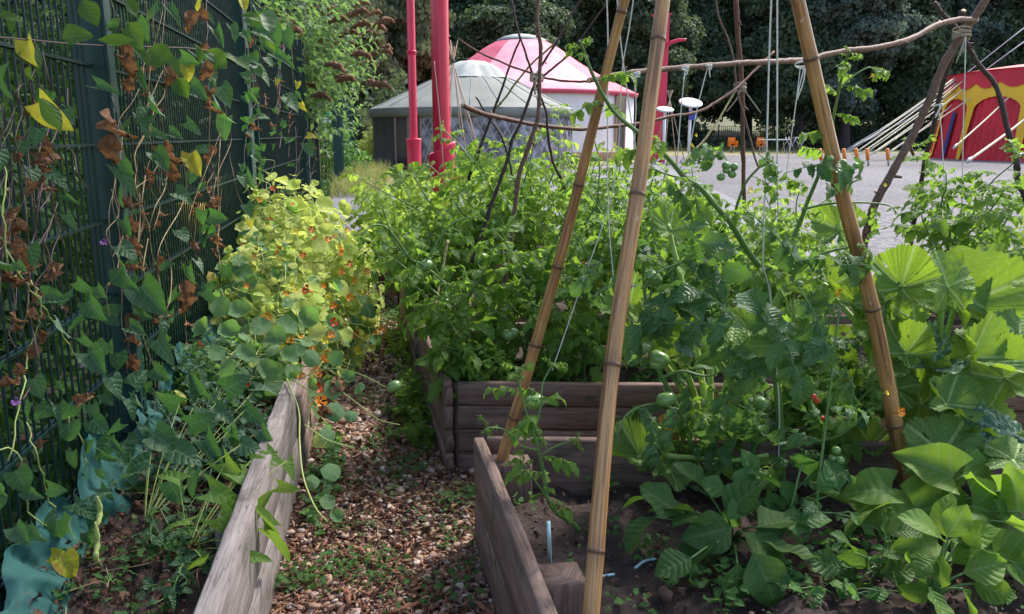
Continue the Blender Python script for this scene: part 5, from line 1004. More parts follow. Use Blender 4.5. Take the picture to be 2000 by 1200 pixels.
flowers(t, [aY(x, y, 2.3) for x, y in ((1702, 150), (1728, 362), (1730, 768), (1460, 378), (1465, 372), (1358, 265), (1350, 285))], .009, M['petalyel'], rng, np5=6)
t, S, Lf, rng = explicit('tomato_plant', 'tomato plant with ribbed green fruit just right of the thick central pole', aZ(1385, 985, .27), [
    ([(1385, 985), (1375, 935), (1355, 895), (1345, 850), (1325, 800), (1300, 750), (1280, 710), (1270, 660), (1262, 600), (1258, 550), (1256, 480)], 2.66, 2.6, .011, .005, .09, .24, .17, .25),
    ([(1290, 740), (1330, 725), (1380, 735), (1420, 720)], 2.6, 2.5, .005, .003, .1, .2, .14, .2),
    ([(1262, 600), (1310, 580), (1350, 575)], 2.6, 2.5, .004, .003, .1, .2, .16, .2),
    ([(1268, 610), (1275, 560), (1310, 530), (1350, 500), (1400, 480)], 2.6, 2.5, .004, .003, .1, .2, .14, .2),
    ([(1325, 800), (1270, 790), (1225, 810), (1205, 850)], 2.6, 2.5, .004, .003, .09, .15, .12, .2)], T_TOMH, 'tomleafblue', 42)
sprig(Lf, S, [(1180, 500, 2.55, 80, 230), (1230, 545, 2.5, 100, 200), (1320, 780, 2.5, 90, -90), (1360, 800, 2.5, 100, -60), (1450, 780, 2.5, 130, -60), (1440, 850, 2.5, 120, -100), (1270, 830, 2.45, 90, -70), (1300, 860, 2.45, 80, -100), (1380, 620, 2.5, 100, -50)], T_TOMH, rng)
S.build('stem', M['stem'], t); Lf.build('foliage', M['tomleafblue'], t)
fruits(t, [aY(x, y, 2.55) for x, y in ((1283, 710), (1277, 628), (1301, 780), (1288, 700), (1275, 545))], .030, rng, 'rib')
t, S, Lf, rng = explicit('tomato_plant', 'spindly tomato plant with twisted stem left of the thick central pole', aZ(1135, 1035, .27), [
    ([(1140, 1045), (1115, 1020), (1085, 1000), (1068, 970), (1062, 930), (1052, 880), (1035, 830), (1018, 770), (1008, 720)], 2.45, 2.3, .009, .003, .06, .17, .12, .3),
    ([(1052, 880), (1015, 870), (985, 840), (950, 835)], 2.35, 2.25, .004, .002, .06, .12, .09, .3),
    ([(1040, 850), (1055, 800), (1060, 750), (1080, 710)], 2.35, 2.4, .004, .002, .07, .15, .12, .3),
    ([(1055, 890), (1090, 870), (1125, 860)], 2.35, 2.3, .004, .002, .07, .13, .10, .3),
    ([(1080, 990), (1045, 940), (1015, 910), (990, 900)], 2.4, 2.3, .003, .0015, .04, .06, .04, .2)], T_TOMH, 'tomleaf', 43)
S.build('stem', M['stem'], t); Lf.build('foliage', M['tomleaf'], t); fruits(t, [aY(1045, 785, 2.45)], .036, rng, 'rib')
t, S, Lf, rng = explicit('tomato_plant', 'bare-stemmed tomato shoot curving up from the soil at the lower right centre', aZ(1505, 1125, .27), [
    ([(1505, 1125), (1545, 1080), (1580, 1040), (1592, 1000), (1600, 930), (1610, 850), (1622, 750), (1632, 660), (1640, 600)], 2.2, 2.3, .007, .003, .10, .16, .14, .3),
    ([(1592, 1000), (1640, 1005), (1690, 1020), (1720, 1040)], 2.25, 2.2, .003, .002, .07, .10, .07, .2),
    ([(1500, 1120), (1520, 1060), (1545, 990), (1560, 930), (1575, 880)], 2.2, 2.3, .005, .003, .08, .14, .1, .3)], T_TOMH, 'tomleafblue', 44)
S.build('stem', M['stem'], t); Lf.build('foliage', M['tomleafblue'], t)
# hanging green fruit in the second and third bed
rngf = np.random.default_rng(9)
tf = thing('tomato_plant', aZ(850, 620, .3), 'straggly tomato stem carrying the large dark ribbed tomato over the path', 'plant', 'tomato plants of the nearest bed'); S = MB(); Lf = MB()
for l, ya, yb in (([(900, 640), (870, 560), (828, 520), (800, 505), (770, 470), (745, 400)], 3.9, 3.7), ([(828, 520), (850, 480), (880, 440), (930, 420)], 3.82, 3.9), ([(800, 505), (760, 450), (730, 440), (705, 460)], 3.78, 3.65)): leafy(S, Lf, catmull(pp(l, ya, yb), 6), .006, .003, T_TOMM, .07, .17, .13, rngf, .1)
S.build('stem', M['stem'], tf); Lf.build('foliage', M['tomleaf'], tf); fruits(tf, [aY(830, 520, 3.85)], .036, rngf, 'rib'); fruits(tf, [aY(1018, 528, 4.), aY(1003, 650, 3.9), aY(992, 655, 3.9), aY(770, 755, 3.5), aY(940, 505, 4.)], .034, rngf, 'rib')
# ------------------------------------------------------------------ SQUASH
def squash(label, base, leaves, mat, seed, stalk=True, petr=.011, fl=None):
    rng = np.random.default_rng(seed); t = thing('squash_plant', base, label, 'plant', 'squash plants with big lobed leaves'); S = MB(); Ls = {}
    for L in leaves:
        px, py, Y, dia, nx, ny, tip = L[:7]; mt = L[7] if len(L) > 7 else mat; p = aY(px, py, Y); k = depth(p)/F_PX; n = unit(RIGHT*nx+UP*ny-FWD*1.0*(L[8] if len(L) > 8 else 1)); a = math.radians(tip); d = RIGHT*math.cos(a)+UP*math.sin(a); d = unit(d-n*np.dot(d, n)); R = frames(d[None], n[None])
        Lb = Ls.setdefault(mt, MB()); Lb.inst(T_PAL[rng.integers(6)], p[None], R, dia*k*.74, rng.random()); b = np.asarray(base)+rng.normal(0, .03, 3)*[1, 1, 0]; q = p-d*dia*k*.02
        tube(S, catmull([b, b+(q-b)*.5+[0, 0, .07], q-n*.02, q], 5), [petr*1.3*(1-.45*x) for x in np.linspace(0, 1, 16)], 7)
    S.build('stalks', M['squashstem'], t)
    for mt, mb in Ls.items(): mb.build('leaves', M[mt], t)
    if fl: flowers(t, [aY(*f) for f in fl], .020, M['petal'], rng)
    return t
squash('huge squash plant at the right with lobed leaves behind the right bamboo foot', (2.12, 2.86, .3), [
    (1780, 585, 2.75, 190, -.5, .7, 60), (1760, 640, 2.85, 150, -.3, 1., 150), (1870, 600, 2.8, 240, .3, .25, 95), (1945, 620, 2.75, 230, .7, .6, 20), (1935, 690, 2.65, 210, -.5, 1.2, 50), (1815, 715, 2.66, 170, .1, 1., 200, 'squashblue'), (1965, 740, 2.5, 190, -.7, .6, 20), (1800, 790, 2.66, 190, -.5, .4, 110), (1880, 850, 2.5, 230, .2, 1.2, 0), (1840, 890, 2.35, 210, -.4, .6, 60), (1950, 840, 2.35, 170, .4, 1.3, 10, 'squashblue'), (1730, 650, 2.7, 120, -.9, .4, 120), (1960, 550, 3.0, 160, .2, 1., 60), (1880, 780, 2.7, 170, .1, 1.4, 170), (1700, 870, 2.66, 130, -.2, 1.5, 180), (1980, 900, 2.2, 160, .1, 1.3, -30), (1640, 450, 3.0, 130, -.6, .3, 80), (1620, 560, 3.0, 120, .5, .3, 100), (1700, 720, 2.68, 120, .6, 1, 230), (1760, 560, 2.62, 150, -.4, .5, 70), (1850, 560, 2.6, 160, .2, .2, 95), (1900, 700, 2.5, 160, .5, .7, 10), (1770, 690, 2.6, 130, -.3, .5, 120), (1730, 590, 2.66, 140, -.6, .4, 110), (1990, 660, 2.6, 150, .3, .4, 60), (1850, 790, 2.45, 150, .2, .9, -10), (1690, 600, 2.75, 120, -.3, .3, 100), (1750, 760, 2.62, 130, -.4, .6, 150)], 'squash', 51, fl=[(1755, 805, 2.4)])
SQ2 = squash('squash plant with yellow-green leaves between the central pole and the diagonal stem', (1.42, 3.3, .1), [
    (1272, 645, 2.72, 150, .2, .3, 90), (1305, 640, 2.74, 130, .5, .2, 60), (1230, 600, 3.2, 130, -.3, .5, 140), (1300, 700, 2.72, 120, .1, .8, 20), (1425, 690, 2.74, 140, .2, .5, 70), (1560, 650, 2.95, 150, .5, .2, 80), (1620, 700, 2.9, 150, -.3, .4, 120), (1530, 560, 3.1, 120, .2, .6, 90), (1380, 560, 3.2, 140, -.2, .5, 90), (1460, 640, 3.1, 130, .1, .8, 200), (1590, 770, 2.8, 150, .4, .9, 0), (1650, 800, 2.75, 150, .2, 1., -30), (1250, 890, 2.62, 150, -.2, 1.3, 200), (1310, 920, 2.6, 120, .2, 1.5, -20), (1290, 840, 2.72, 95, .1, .3, -80, 'squashyel'), (1310, 450, 3.4, 110, .1, .6, 80)], 'squash', 52, petr=.013, fl=[(1640, 575, 2.8)])
for l_, r_ in (([(1352, 660, 2.46), (1395, 700, 2.48), (1430, 745, 2.52), (1446, 775, 2.58)], .0125), ([(1300, 890, 2.6), (1360, 895, 2.6), (1430, 900, 2.6), (1500, 890, 2.6)], .009), ([(1590, 950, 2.4), (1680, 985, 2.35), (1740, 990, 2.3), (1830, 970, 2.35)], .014)):
    mb = MB(); tube(mb, catmull([aY(*q) for q in l_], 6), [r_]*19, 9); mb.build('thick_stalk', M['squashstem'], SQ2)
squash('low squash plant with bright leaves left of the thick red column', (1.05, 10.6, .0), [(790, 352, 10.5, 60, -.3, .6, 100), (815, 345, 10.6, 60, .3, .4, 60), (770, 372, 10.4, 55, -.5, .8, 160), (825, 375, 10.4, 55, .3, 1., 0), (800, 380, 10.3, 55, 0, 1.2, 200), (780, 340, 10.8, 45, -.4, .3, 120)], 'squash', 53)
squash('low squash plant with yellow-green leaves right of the thick red column', (1.9, 10.6, .0), [(905, 330, 10.5, 60, .3, .6, 60), (930, 320, 10.7, 60, .3, .4, 60), (915, 350, 10.4, 60, .5, .8, 20), (945, 345, 10.6, 55, .3, 1., 0), (965, 330, 10.8, 50, 0, .8, 90), (990, 340, 10.8, 60, .2, .8, 60), (900, 350, 10.4, 40, -.4, .3, 120, 'squashyel')], 'squash', 54)
# ------------------------------------------------------------------ broad-leaved plants low in the nearest bed
def broad(name, label, base, lst, mat, seed, Ts, stalkr=.004, group=None, face=(0, -.55, .8), cat='plant', stem='stem', fs=.5, bs=.85):
    rng = np.random.default_rng(seed); t = thing(name, base, label, cat, group); S = MB(); Lf = MB(); b = np.asarray(base, float)
    for (px, py, Y, ln, ang) in lst:
        p = aY(px, py, Y); p[2] = max(p[2], .29); k = depth(p)/F_PX; a = math.radians(ang); d = unit(RIGHT*math.cos(a)+UP*math.sin(a)*.8-FWD*rng.normal(.1, .35)); n = unit(np.array(face)+rng.normal(0, fs, 3)); put(Lf, Ts, p, d[None], n[None], ln*k*bs, rng); tube(S, catmull([b, (b+p)/2+[0, 0, .02], p], 4), [stalkr*(1.2-.6*x) for x in np.linspace(0, 1, 9)], 5)
    S.build('stem', M[stem], t); Lf.build('leaves', M[mat], t); return t
G_B = 'broad-leaved plants in the nearest bed'
broad('leafy_plant', 'aubergine-like plant with pale upright ovate leaves at the lower right', aZ(1815, 1180, .27), [(1850, 1050, 1.95, 110, 100), (1855, 1055, 1.93, 110, 15), (1850, 1050, 1.9, 90, 60), (1845, 1060, 1.9, 130, 130), (1830, 1090, 1.9, 80, 215), (1810, 1120, 1.88, 90, 145), (1870, 1060, 1.9, 120, -10), (1880, 1120, 1.85, 110, 20), (1900, 1140, 1.85, 90, -20), (1840, 1150, 1.85, 90, 100), (1820, 1150, 1.85, 80, 200), (1815, 1150, 1.8, 90, 280), (1880, 1150, 1.8, 80, -70), (1860, 1100, 1.9, 120, 60)], 'ovate', 61, T_OV, .005, G_B)
broad('leafy_plant', 'plant with large wavy smooth leaves spreading below the right bamboo foot', aZ(1780, 1030, .27), [(1780, 1010, 2.2, 170, 165), (1790, 1000, 2.2, 190, 15), (1740, 960, 2.25, 150, 175), (1880, 930, 2.2, 190, -50), (1900, 990, 2.1, 180, -20), (1850, 1000, 2.15, 170, -35), (1950, 960, 2.1, 150, 10), (1960, 1020, 2.0, 150, -30), (1940, 1080, 1.95, 150, -15), (1900, 1100, 1.95, 150, 10), (1720, 990, 2.2, 140, 200), (1860, 930, 2.2, 160, 150), (1990, 1000, 2.0, 140, 80), (1980, 1100, 1.9, 120, -60), (1830, 1060, 2.0, 140, 180)], 'ovate', 62, T_HEART, .006, G_B, face=(0, -.2, 1.), fs=.6, bs=.72)
broad('leafy_plant', 'low plant with glossy dark ovate leaves right of the thick bamboo foot', aZ(1430, 1060, .27), [(1430, 1030, 2.15, 130, 190), (1450, 1040, 2.1, 150, -40), (1470, 1080, 2.0, 140, -70), (1400, 1060, 2.1, 120, -150), (1420, 1010, 2.2, 130, 60), (1390, 1020, 2.2, 120, 140), (1360, 1000, 2.2, 110, 170), (1480, 1030, 2.1, 120, 10), (1350, 1090, 2.0, 100, 200), (1440, 1100, 2.0, 120, -95), (1500, 1060, 2.05, 120, -30), (1380, 960, 2.3, 100, 120), (1300, 980, 2.3, 110, 160), (1280, 1010, 2.2, 110, -140), (1330, 1000, 2.2, 120, 150)], 'ovatedark', 63, T_OV, .004, G_B, face=(0, -.3, 1.))
broad('leafy_plant', 'pepper-like plant with small bright green leaves in the middle of the nearest bed', aZ(1500, 1040, .27), [(1420, 960, 2.3, 70, 160), (1430, 990, 2.3, 80, -100), (1440, 960, 2.3, 70, 60), (1500, 960, 2.3, 80, -80), (1520, 940, 2.3, 80, -50), (1530, 960, 2.25, 90, 130), (1480, 980, 2.2, 90, 190), (1550, 990, 2.2, 80, -100), (1560, 1020, 2.15, 80, 20), (1530, 1010, 2.2, 80, 200), (1600, 960, 2.2, 70, 60), (1580, 930, 2.3, 90, 120), (1500, 1010, 2.2, 80, -20), (1470, 940, 2.35, 80, 100), (1390, 950, 2.35, 90, 150), (1520, 1000, 2.2, 80, 250), (1640, 960, 2.3, 80, 100), (1660, 1000, 2.2, 80, -60)], 'weed', 64, T_OV, .003, G_B)
o = broad('leafy_plant', 'small-leaved plant under the broad leaves at the centre of the lower right', aZ(1720, 1130, .27), [(1700+dx, 1110+dy, 2.0, l, a) for dx, dy, l, a in ((0, 0, 80, 150), (20, 10, 90, 10), (10, -20, 70, 60), (-20, 20, 90, 190), (-30, -30, 80, 120), (60, 10, 90, 20), (30, -60, 70, 100), (50, -70, 60, 30), (-50, 0, 90, 170), (0, 30, 80, 230))], 'ovatedark', 65, T_OV, .003, G_B)
broad('leafy_plant', 'small pale seedlings and weeds in front of the aubergine-like plant at the bottom edge', aZ(1640, 1170, .27), [(1560+dx, 1150+dy, 1.9, l, a) for dx, dy, l, a in ((0, 0, 40, 150), (20, 10, 40, 10), (80, 20, 50, 60), (100, 10, 60, 90), (120, 25, 60, 120), (140, 20, 50, 40), (160, 5, 40, 200), (60, -10, 40, 20), (200, 20, 60, 100), (230, 30, 60, 60))], 'weed', 68, T_OV, .002, G_B)
# left planter plants
def clump(name, label, cx, cy, z, rx, ry, h, n, mat, Ts, L, seed, group=None, kind=None, cat='plant', stem='stem', up=.6):
    rng = np.random.default_rng(seed); t = thing(name, (cx, cy, z), label, cat, group); S = MB(); Lf = MB()
    for i in range(n):
        a = rng.uniform(0, 2*PI); q = math.sqrt(rng.random()); b = np.array([cx+q*rx*.5*math.cos(a), cy+q*ry*.5*math.sin(a), z]); e_ = np.array([cx+q*rx*math.cos(a), cy+q*ry*math.sin(a), z+h*rng.uniform(.25, 1)*(1.1-.5*q)]); P = catmull([b, (b+e_)/2+rng.normal(0, .03, 3)+[0, 0, h*.12], e_], 5); leafy(S, Lf, P, .0025, .0012, Ts, L*.55, L, L*.6, rng, .15, 5, up)
    S.build('stem', M[stem], t); Lf.build('foliage', M[mat], t); return t
G_L = 'low plants in the left planter'
broad('bindweed', 'bindweed with bright arrow-shaped leaves trailing over the pale sleeper', (-.62, 2.5, .28), [(440, 905, 2.75, 80, -50), (470, 930, 2.7, 90, -30), (500, 1000, 2.5, 60, 60), (515, 1035, 2.45, 95, -50), (525, 1030, 2.45, 70, 110), (430, 1010, 2.4, 100, -50), (450, 1060, 2.35, 70, -70), (480, 1090, 2.3, 60, 0), (410, 960, 2.5, 90, -30), (490, 900, 2.8, 60, 0), (520, 880, 2.85, 50, -40), (560, 900, 2.8, 50, -60), (400, 1100, 2.25, 60, 200), (370, 1020, 2.35, 80, 190), (350, 940, 2.5, 70, 150), (460, 980, 2.5, 60, -100), (545, 950, 2.7, 50, -20)], 'ovate', 66, T_ARROW, .0018, None, stem='paletend', bs=.9)
broad('bindweed', 'darker bindweed sprawling over the soil beside the teal fabric', (-.8, 2.7, .28), [(300, 850, 2.9, 70, -40), (340, 880, 2.8, 70, -20), (370, 830, 3.0, 60, 20), (400, 860, 2.9, 70, -60), (420, 800, 3.1, 60, -30), (450, 840, 3.0, 60, -80), (350, 790, 3.1, 70, 160), (390, 770, 3.2, 60, 100), (440, 760, 3.2, 60, 30), (480, 800, 3.1, 60, -40), (500, 760, 3.3, 50, 0), (330, 940, 2.6, 60, -60), (290, 900, 2.7, 60, 200), (470, 870, 2.9, 50, -20), (510, 840, 3.0, 60, -60), (380, 920, 2.7, 60, -100)], 'vine', 67, T_ARROW+T_HEART, .0018, None, stem='paletend', bs=.95)
clump('pea_plant', 'tangled pea plant with blue-green leaves in the middle of the left planter', -.72, 3.25, .27, .30, .60, .34, 60, 'pea', T_OV+T_HEART, .062, 71, G_L)
clump('pea_plant', 'blue-green pea plant at the foot of the fence before the nasturtiums', -.80, 4.1, .27, .28, .5, .42, 60, 'vine', T_HEART+T_ARROW, .065, 72, G_L)
clump('pea_plant', 'sparse pea seedlings beside the pale sleeper in the foreground', -.62, 2.45, .27, .20, .40, .20, 26, 'vine', T_ARROW+T_OV, .055, 73, G_L)
clump('weedy_plant', 'small dark weed on the soil near the lower left sleeper end', -.62, 1.95, .27, .12, .2, .12, 10, 'ovatedark', T_OV, .06, 74, G_L)
# ------------------------------------------------------------------ NASTURTIUMS
def nasturtium(label, cx, cy, rx, ry, z0, z1, n, seed, yel=.35, size=.06, fl=10, extra=0.):
    rng = np.random.default_rng(seed); t = thing('nasturtium_plant', (cx, cy, z0), label, 'plant', 'nasturtiums spilling out of the left planter'); S = MB(); G = MB(); Yl = MB(); D = MB()
    u = unit(rng.normal(0, 1, (n, 3))*[1, 1, 1.]); u[:, 2] = np.abs(u[:, 2])*1.0-.15; u = unit(u); rad = rng.uniform(.62, 1.05, n)*(1+.16*np.sin(u[:, 0]*7+seed)*np.sin(u[:, 2]*9+u[:, 1]*6))
    p = np.array([cx, cy, z0])+np.sign(u)*np.abs(u)**.75*rad[:, None]*[rx, ry, z1-z0]; p[:, 0] = np.maximum(p[:, 0], FX+.04); p[:, 2] = np.maximum(p[:, 2], .05); nn = unit(u*[1, 1, .5]+rng.normal(0, .4, (n, 3))+[0.15, -.3, .55]); d = unit(np.cross(nn, rng.normal(0, 1, (n, 3)))); sz = size*rng.lognormal(-.12, .36, n)
    ye = rng.random(n) < yel*(.75+1.3*((p[:, 2]-z0)/(z1-z0)))  # yellow share, partly standing in for the sun patch, grows with height
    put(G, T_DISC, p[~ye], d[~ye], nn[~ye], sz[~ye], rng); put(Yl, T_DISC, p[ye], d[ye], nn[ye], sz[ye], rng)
    for i in range(0, n, 2):
        c = np.array([cx+rng.normal(0, rx*.25), cy+rng.normal(0, ry*.3), z0+(z1-z0)*.2]); q = p[i]-nn[i]*.004; tube(S, catmull([c+(q-c)*.45+rng.normal(0, .04, 3), c+(q-c)*.75+rng.normal(0, .025, 3), q-nn[i]*.03, q], 3), .002, 4, caps=False)
    for i in range(0, n, 9):
        q = p[i]+nn[i]*.015; tube(S, catmull([q, q+rng.normal(0, .05, 3), q+rng.normal(0, .08, 3), q+rng.normal(0, .1, 3)-[0, 0, .05]], 4), .0022, 4, caps=False)
    S.build('stem', M['paletend'], t); G.build('leaves', M['nast'], t); Yl.build('leaves', M['nastyel_sun'], t)
    k = rng.choice(n, fl, replace=False); front = [i for i in k]; w_ = np.argsort(p[:, 1]-p[:, 0])[:n//2]; k = rng.choice(w_, fl, replace=False)
    for j, i in enumerate(k): flowers(t, [p[i]+nn[i]*.035+[0.02, -.045, .02]], .034, M[('petal', 'petalred', 'petal', 'petalyel')[j % 4]], rng)
    return t
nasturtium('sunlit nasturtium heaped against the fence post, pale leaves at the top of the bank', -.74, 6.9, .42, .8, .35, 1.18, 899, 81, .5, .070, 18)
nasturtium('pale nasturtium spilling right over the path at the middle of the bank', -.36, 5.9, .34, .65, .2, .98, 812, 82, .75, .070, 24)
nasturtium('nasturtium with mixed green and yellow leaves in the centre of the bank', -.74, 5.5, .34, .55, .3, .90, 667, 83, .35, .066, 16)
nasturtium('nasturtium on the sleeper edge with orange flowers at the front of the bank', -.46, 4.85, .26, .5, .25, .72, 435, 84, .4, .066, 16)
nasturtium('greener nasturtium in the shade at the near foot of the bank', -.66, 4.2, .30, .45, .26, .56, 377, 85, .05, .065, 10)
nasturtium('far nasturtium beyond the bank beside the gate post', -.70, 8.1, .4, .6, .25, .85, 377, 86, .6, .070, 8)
t = thing('nasturtium_plant', aY(590, 760, 3.6), 'trailing nasturtium runner hanging down the path side of the sleeper', 'plant', 'nasturtiums spilling out of the left planter'); S = MB(); Lf = MB(); Yl = MB(); rng = np.random.default_rng(87)
tr = catmull([aY(560, 740, 3.7), aY(583, 800, 3.3), aY(585, 860, 3.05), aY(592, 930, 2.85), aY(615, 990, 2.7), aY(640, 1020, 2.65)], 6); tube(S, tr, .0032, 6)
for l, y0, y1 in (([(570, 740), (600, 760), (630, 775), (618, 800), (640, 830)], 3.5, 3.3), ([(640, 745), (700, 790), (740, 820), (780, 830)], 3.5, 3.3), ([(595, 830), (640, 860), (690, 875)], 3.1, 3.0), ([(585, 740), (640, 720), (700, 730), (760, 760)], 3.6, 3.5)): tube(S, catmull(pp(l, y0, y1), 5), .0028, 5)
for (x, y, Y, s_, yl) in ((655, 805, 3.2, 55, 0), (685, 810, 3.2, 40, 0), (640, 850, 3.1, 50, 0), (625, 860, 3.1, 45, 1), (650, 760, 3.3, 55, 0), (655, 700, 3.6, 45, 0), (610, 700, 3.6, 50, 0), (680, 740, 3.5, 40, 0), (560, 700, 3.6, 55, 0), (520, 720, 3.6, 50, 0), (620, 650, 3.9, 50, 1), (700, 760, 3.4, 36, 0), (640, 980, 2.8, 45, 0), (610, 940, 2.85, 40, 0), (580, 690, 3.7, 50, 0), (645, 920, 2.9, 55, 0), (600, 620, 3.9, 60, 0), (560, 640, 3.8, 60, 0), (655, 1010, 2.7, 40, 0), (540, 660, 3.7, 60, 0), (480, 690, 3.6, 55, 0), (450, 650, 3.7, 60, 0), (510, 640, 3.8, 60, 0), (440, 720, 3.4, 60, 0), (470, 740, 3.4, 55, 0), (420, 690, 3.5, 50, 0), (400, 640, 3.7, 55, 0), (430, 600, 3.9, 60, 0), (470, 610, 3.9, 60, 0)):
    p = aY(x, y, Y); k = depth(p)/F_PX; n = unit(np.array([rng.normal(0, .4), -.7, .6+rng.normal(0, .3)])); put(Yl if yl else Lf, T_DISC, p, np.cross(n, rng.normal(0, 1, 3))[None], n[None], s_*k*.72, rng)
S.build('stem', M['paletend'], t); Lf.build('leaves', M['nast'], t); Yl.build('leaves', M['nastyel_sun'], t)
for x, y, Y, mt, r in ((625, 785, 3.25, 'petal', .03), (522, 622, 3.85, 'petal', .03), (545, 643, 3.8, 'petalred', .03), (570, 668, 3.75, 'petal', .033), (655, 630, 3.9, 'petalred', .025), (718, 531, 5.2, 'petalred', .022), (670, 533, 5.1, 'petal', .03), (610, 680, 3.7, 'petal', .02), (560, 575, 4.0, 'petal', .025), (480, 560, 4.2, 'petal', .022), (590, 500, 4.4, 'petalred', .022), (640, 470, 5., 'petal', .026), (610, 450, 5.2, 'petalred', .024), (530, 430, 5.8, 'petalred', .022), (570, 400, 6.2, 'petal', .024), (680, 450, 5.3, 'petal', .026), (665, 495, 5.2, 'petal', .024), (535, 370, 6.6, 'petalred', .024), (630, 560, 4.5, 'petal', .024), (500, 500, 4.9, 'petalred', .02)): flowers(t, [aY(x, y, Y)], r*1.1, M[mt], rng)
mb = MB()
for x, y, Y, s_, a in ((630, 790, 3.2, 42, -90), (637, 795, 3.2, 36, -80), (650, 770, 3.3, 50, 60)): p = aY(x, y, Y); put(mb, T_CRUMP, p, (RIGHT*math.cos(math.radians(a))+UP*math.sin(math.radians(a)))[None], np.array([[0, -1, .1]]), s_*depth(p)/F_PX, rng)
mb.build('dead_leaves', M['dried'], t)
# ------------------------------------------------------------------ CLIMBERS ON THE FENCE
G_V = 'climbers on the green fence'
def climber(label, lines, leaves, yel, dead, seed, Y=None, mat='vine', Ts=None, name='climbing_vine', size=1., pods=None, flw=None, smat='purplestem'):
    rng = np.random.default_rng(seed); l0 = lines[0]; t = thing(name, aX(l0[0][0], l0[0][1], -.97), label, 'plant', G_V); S = MB(); Lf = MB(); Yl = MB(); D = MB()
    for l in lines:
        P = np.array([aX(x, y, -.97+.03*math.sin(i*1.7)) for i, (x, y) in enumerate(l)]); P = catmull(P, 6); P[:, 0] += rng.normal(0, .004, len(P)); tube(S, P, .0022, 5)
    for lst, mb_, TT in ((leaves, Lf, Ts or T_ARROW+T_HEART), (yel, Yl, T_HEART), (dead, D, T_CRUMP)):
        for (px, py, ln, ang) in lst:
            p = aX(px, py, -.93+rng.uniform(-.05, .05)); k = depth(p)/F_PX; a = math.radians(ang); d = unit(RIGHT*math.cos(a)+UP*math.sin(a)-FWD*rng.normal(0, .25)); n = unit(RIGHT*rng.normal(.25, .6)+UP*rng.normal(.25, .35)-FWD*.8); n = unit(n-d*np.dot(n, d)); put(mb_, TT, p, d[None], n[None], ln*k*(.62 if mb_ is Yl else .78 if mb_ is Lf else .8), rng)
    S.build('stem', M[smat], t); Lf.build('leaves', M[mat], t); Yl.build('yellow_leaves', M['vineyel'], t)
    if dead: D.build('dead_leaves', M['dried'], t)
    if pods:
        for pd in pods:
            mb = MB(); P = catmull([aX(x, y, -.86) for x, y in pd], 6); r = np.full(len(P), .0085); r[:2] = .003; r[-2:] = .003; r *= 1+.18*np.sin(np.arange(len(P))*1.9); tube(mb, P, r, 8); mb.build('bean_pod', M['paletend'], t)
    if flw:
        for x, y in flw: flowers(t, [aX(x, y, -.9)], .014, M['petalpur'], rng)
    return t
def rl(n, box_, ln, rng, a0=-80, sa=55): return [(rng.uniform(box_[0], box_[2]), rng.uniform(box_[1], box_[3]), rng.uniform(ln[0], ln[1]), rng.normal(a0, sa)) for _ in range(n)]
r2 = np.random.default_rng(77)
climber('long-leaved branch crossing the top left of the fence', [[(-20, 72), (60, 78), (130, 85), (220, 90), (310, 92), (400, 98), (480, 118)]], [(60, 85, 85, -60), (75, 190, 110, -55), (80, 190, 105, -45), (120, 75, 75, 10), (190, 78, 90, 0), (250, 85, 80, -30), (290, 95, 90, -35), (330, 98, 70, -70), (400, 100, 80, -40), (420, 110, 70, 10), (20, 20, 60, -80), (-10, 30, 70, 0), (75, 40, 60, 60), (160, 0, 70, -60), (245, 0, 50, -50), (250, 45, 80, -60), (20, 180, 50, -100), (60, 130, 45, -120), (380, 85, 60, -60), (450, 110, 60, -30), (500, 20, 70, -75), (515, 30, 60, -60), (470, 30, 60, 0), (520, 60, 60, -80), (340, 150, 60, -60)], [(52, 80, 90, -75), (75, 200, 130, -50)], [], 91, mat='ovatedark', Ts=T_OV+T_LAN)
climber('withered bean vine on the middle fence panel with hanging brown leaves', [[(215, -10), (235, 60), (250, 200), (225, 330), (240, 470), (262, 560), (250, 700), (262, 760)], [(322, 0), (318, 120), (330, 250), (332, 370), (362, 520), (385, 560), (388, 660)], [(405, -10), (405, 100), (408, 240), (412, 340), (425, 470)]],
    [(265, 45, 60, -60), (300, 190, 60, -80), (275, 230, 60, -60), (235, 330, 80, -60), (240, 370, 50, -110), (330, 260, 40, -20), (365, 240, 50, -40), (370, 170, 60, -30), (425, 200, 70, -70), (430, 170, 60, -60), (440, 230, 60, -100), (355, 110, 50, -30), (240, 430, 50, -70), (235, 480, 60, -40), (240, 520, 90, -55), (275, 560, 100, -50), (305, 665, 80, -50), (265, 610, 50, -20), (300, 300, 60, -50), (410, 420, 50, -20), (385, 510, 40, -50), (400, 570, 50, -50), (260, 140, 60, -50), (420, 60, 50, -60), (350, 450, 45, -50), (330, 20, 50, -50)]+rl(40, (225, 0, 450, 660), (22, 52), r2),
    [(370, 300, 65, -80), (363, 130, 55, -80), (395, 0, 60, -110), (370, 310, 70, -50), (410, 545, 30, 90)], [(245, 70, 70, -85), (250, 100, 80, -80), (255, 150, 50, -100), (330, 130, 60, -80), (328, 270, 90, -90), (335, 320, 60, -85), (378, 20, 60, -100), (395, 10, 60, -90), (400, 80, 50, -90), (403, 120, 60, -90), (410, 165, 50, -90), (412, 195, 50, -85), (413, 285, 50, -95), (420, 380, 50, -90), (255, 420, 60, -90), (262, 460, 70, -90), (258, 500, 60, -85), (268, 560, 70, -95), (255, 610, 60, -85), (262, 690, 60, -90), (262, 650, 60, -95), (362, 550, 70, -85), (368, 570, 60, -95), (388, 665, 45, -90), (425, 455, 45, -90), (215, 215, 90, -85), (218, 260, 90, -90), (300, 620, 30, -60)], 92, mat='vine')
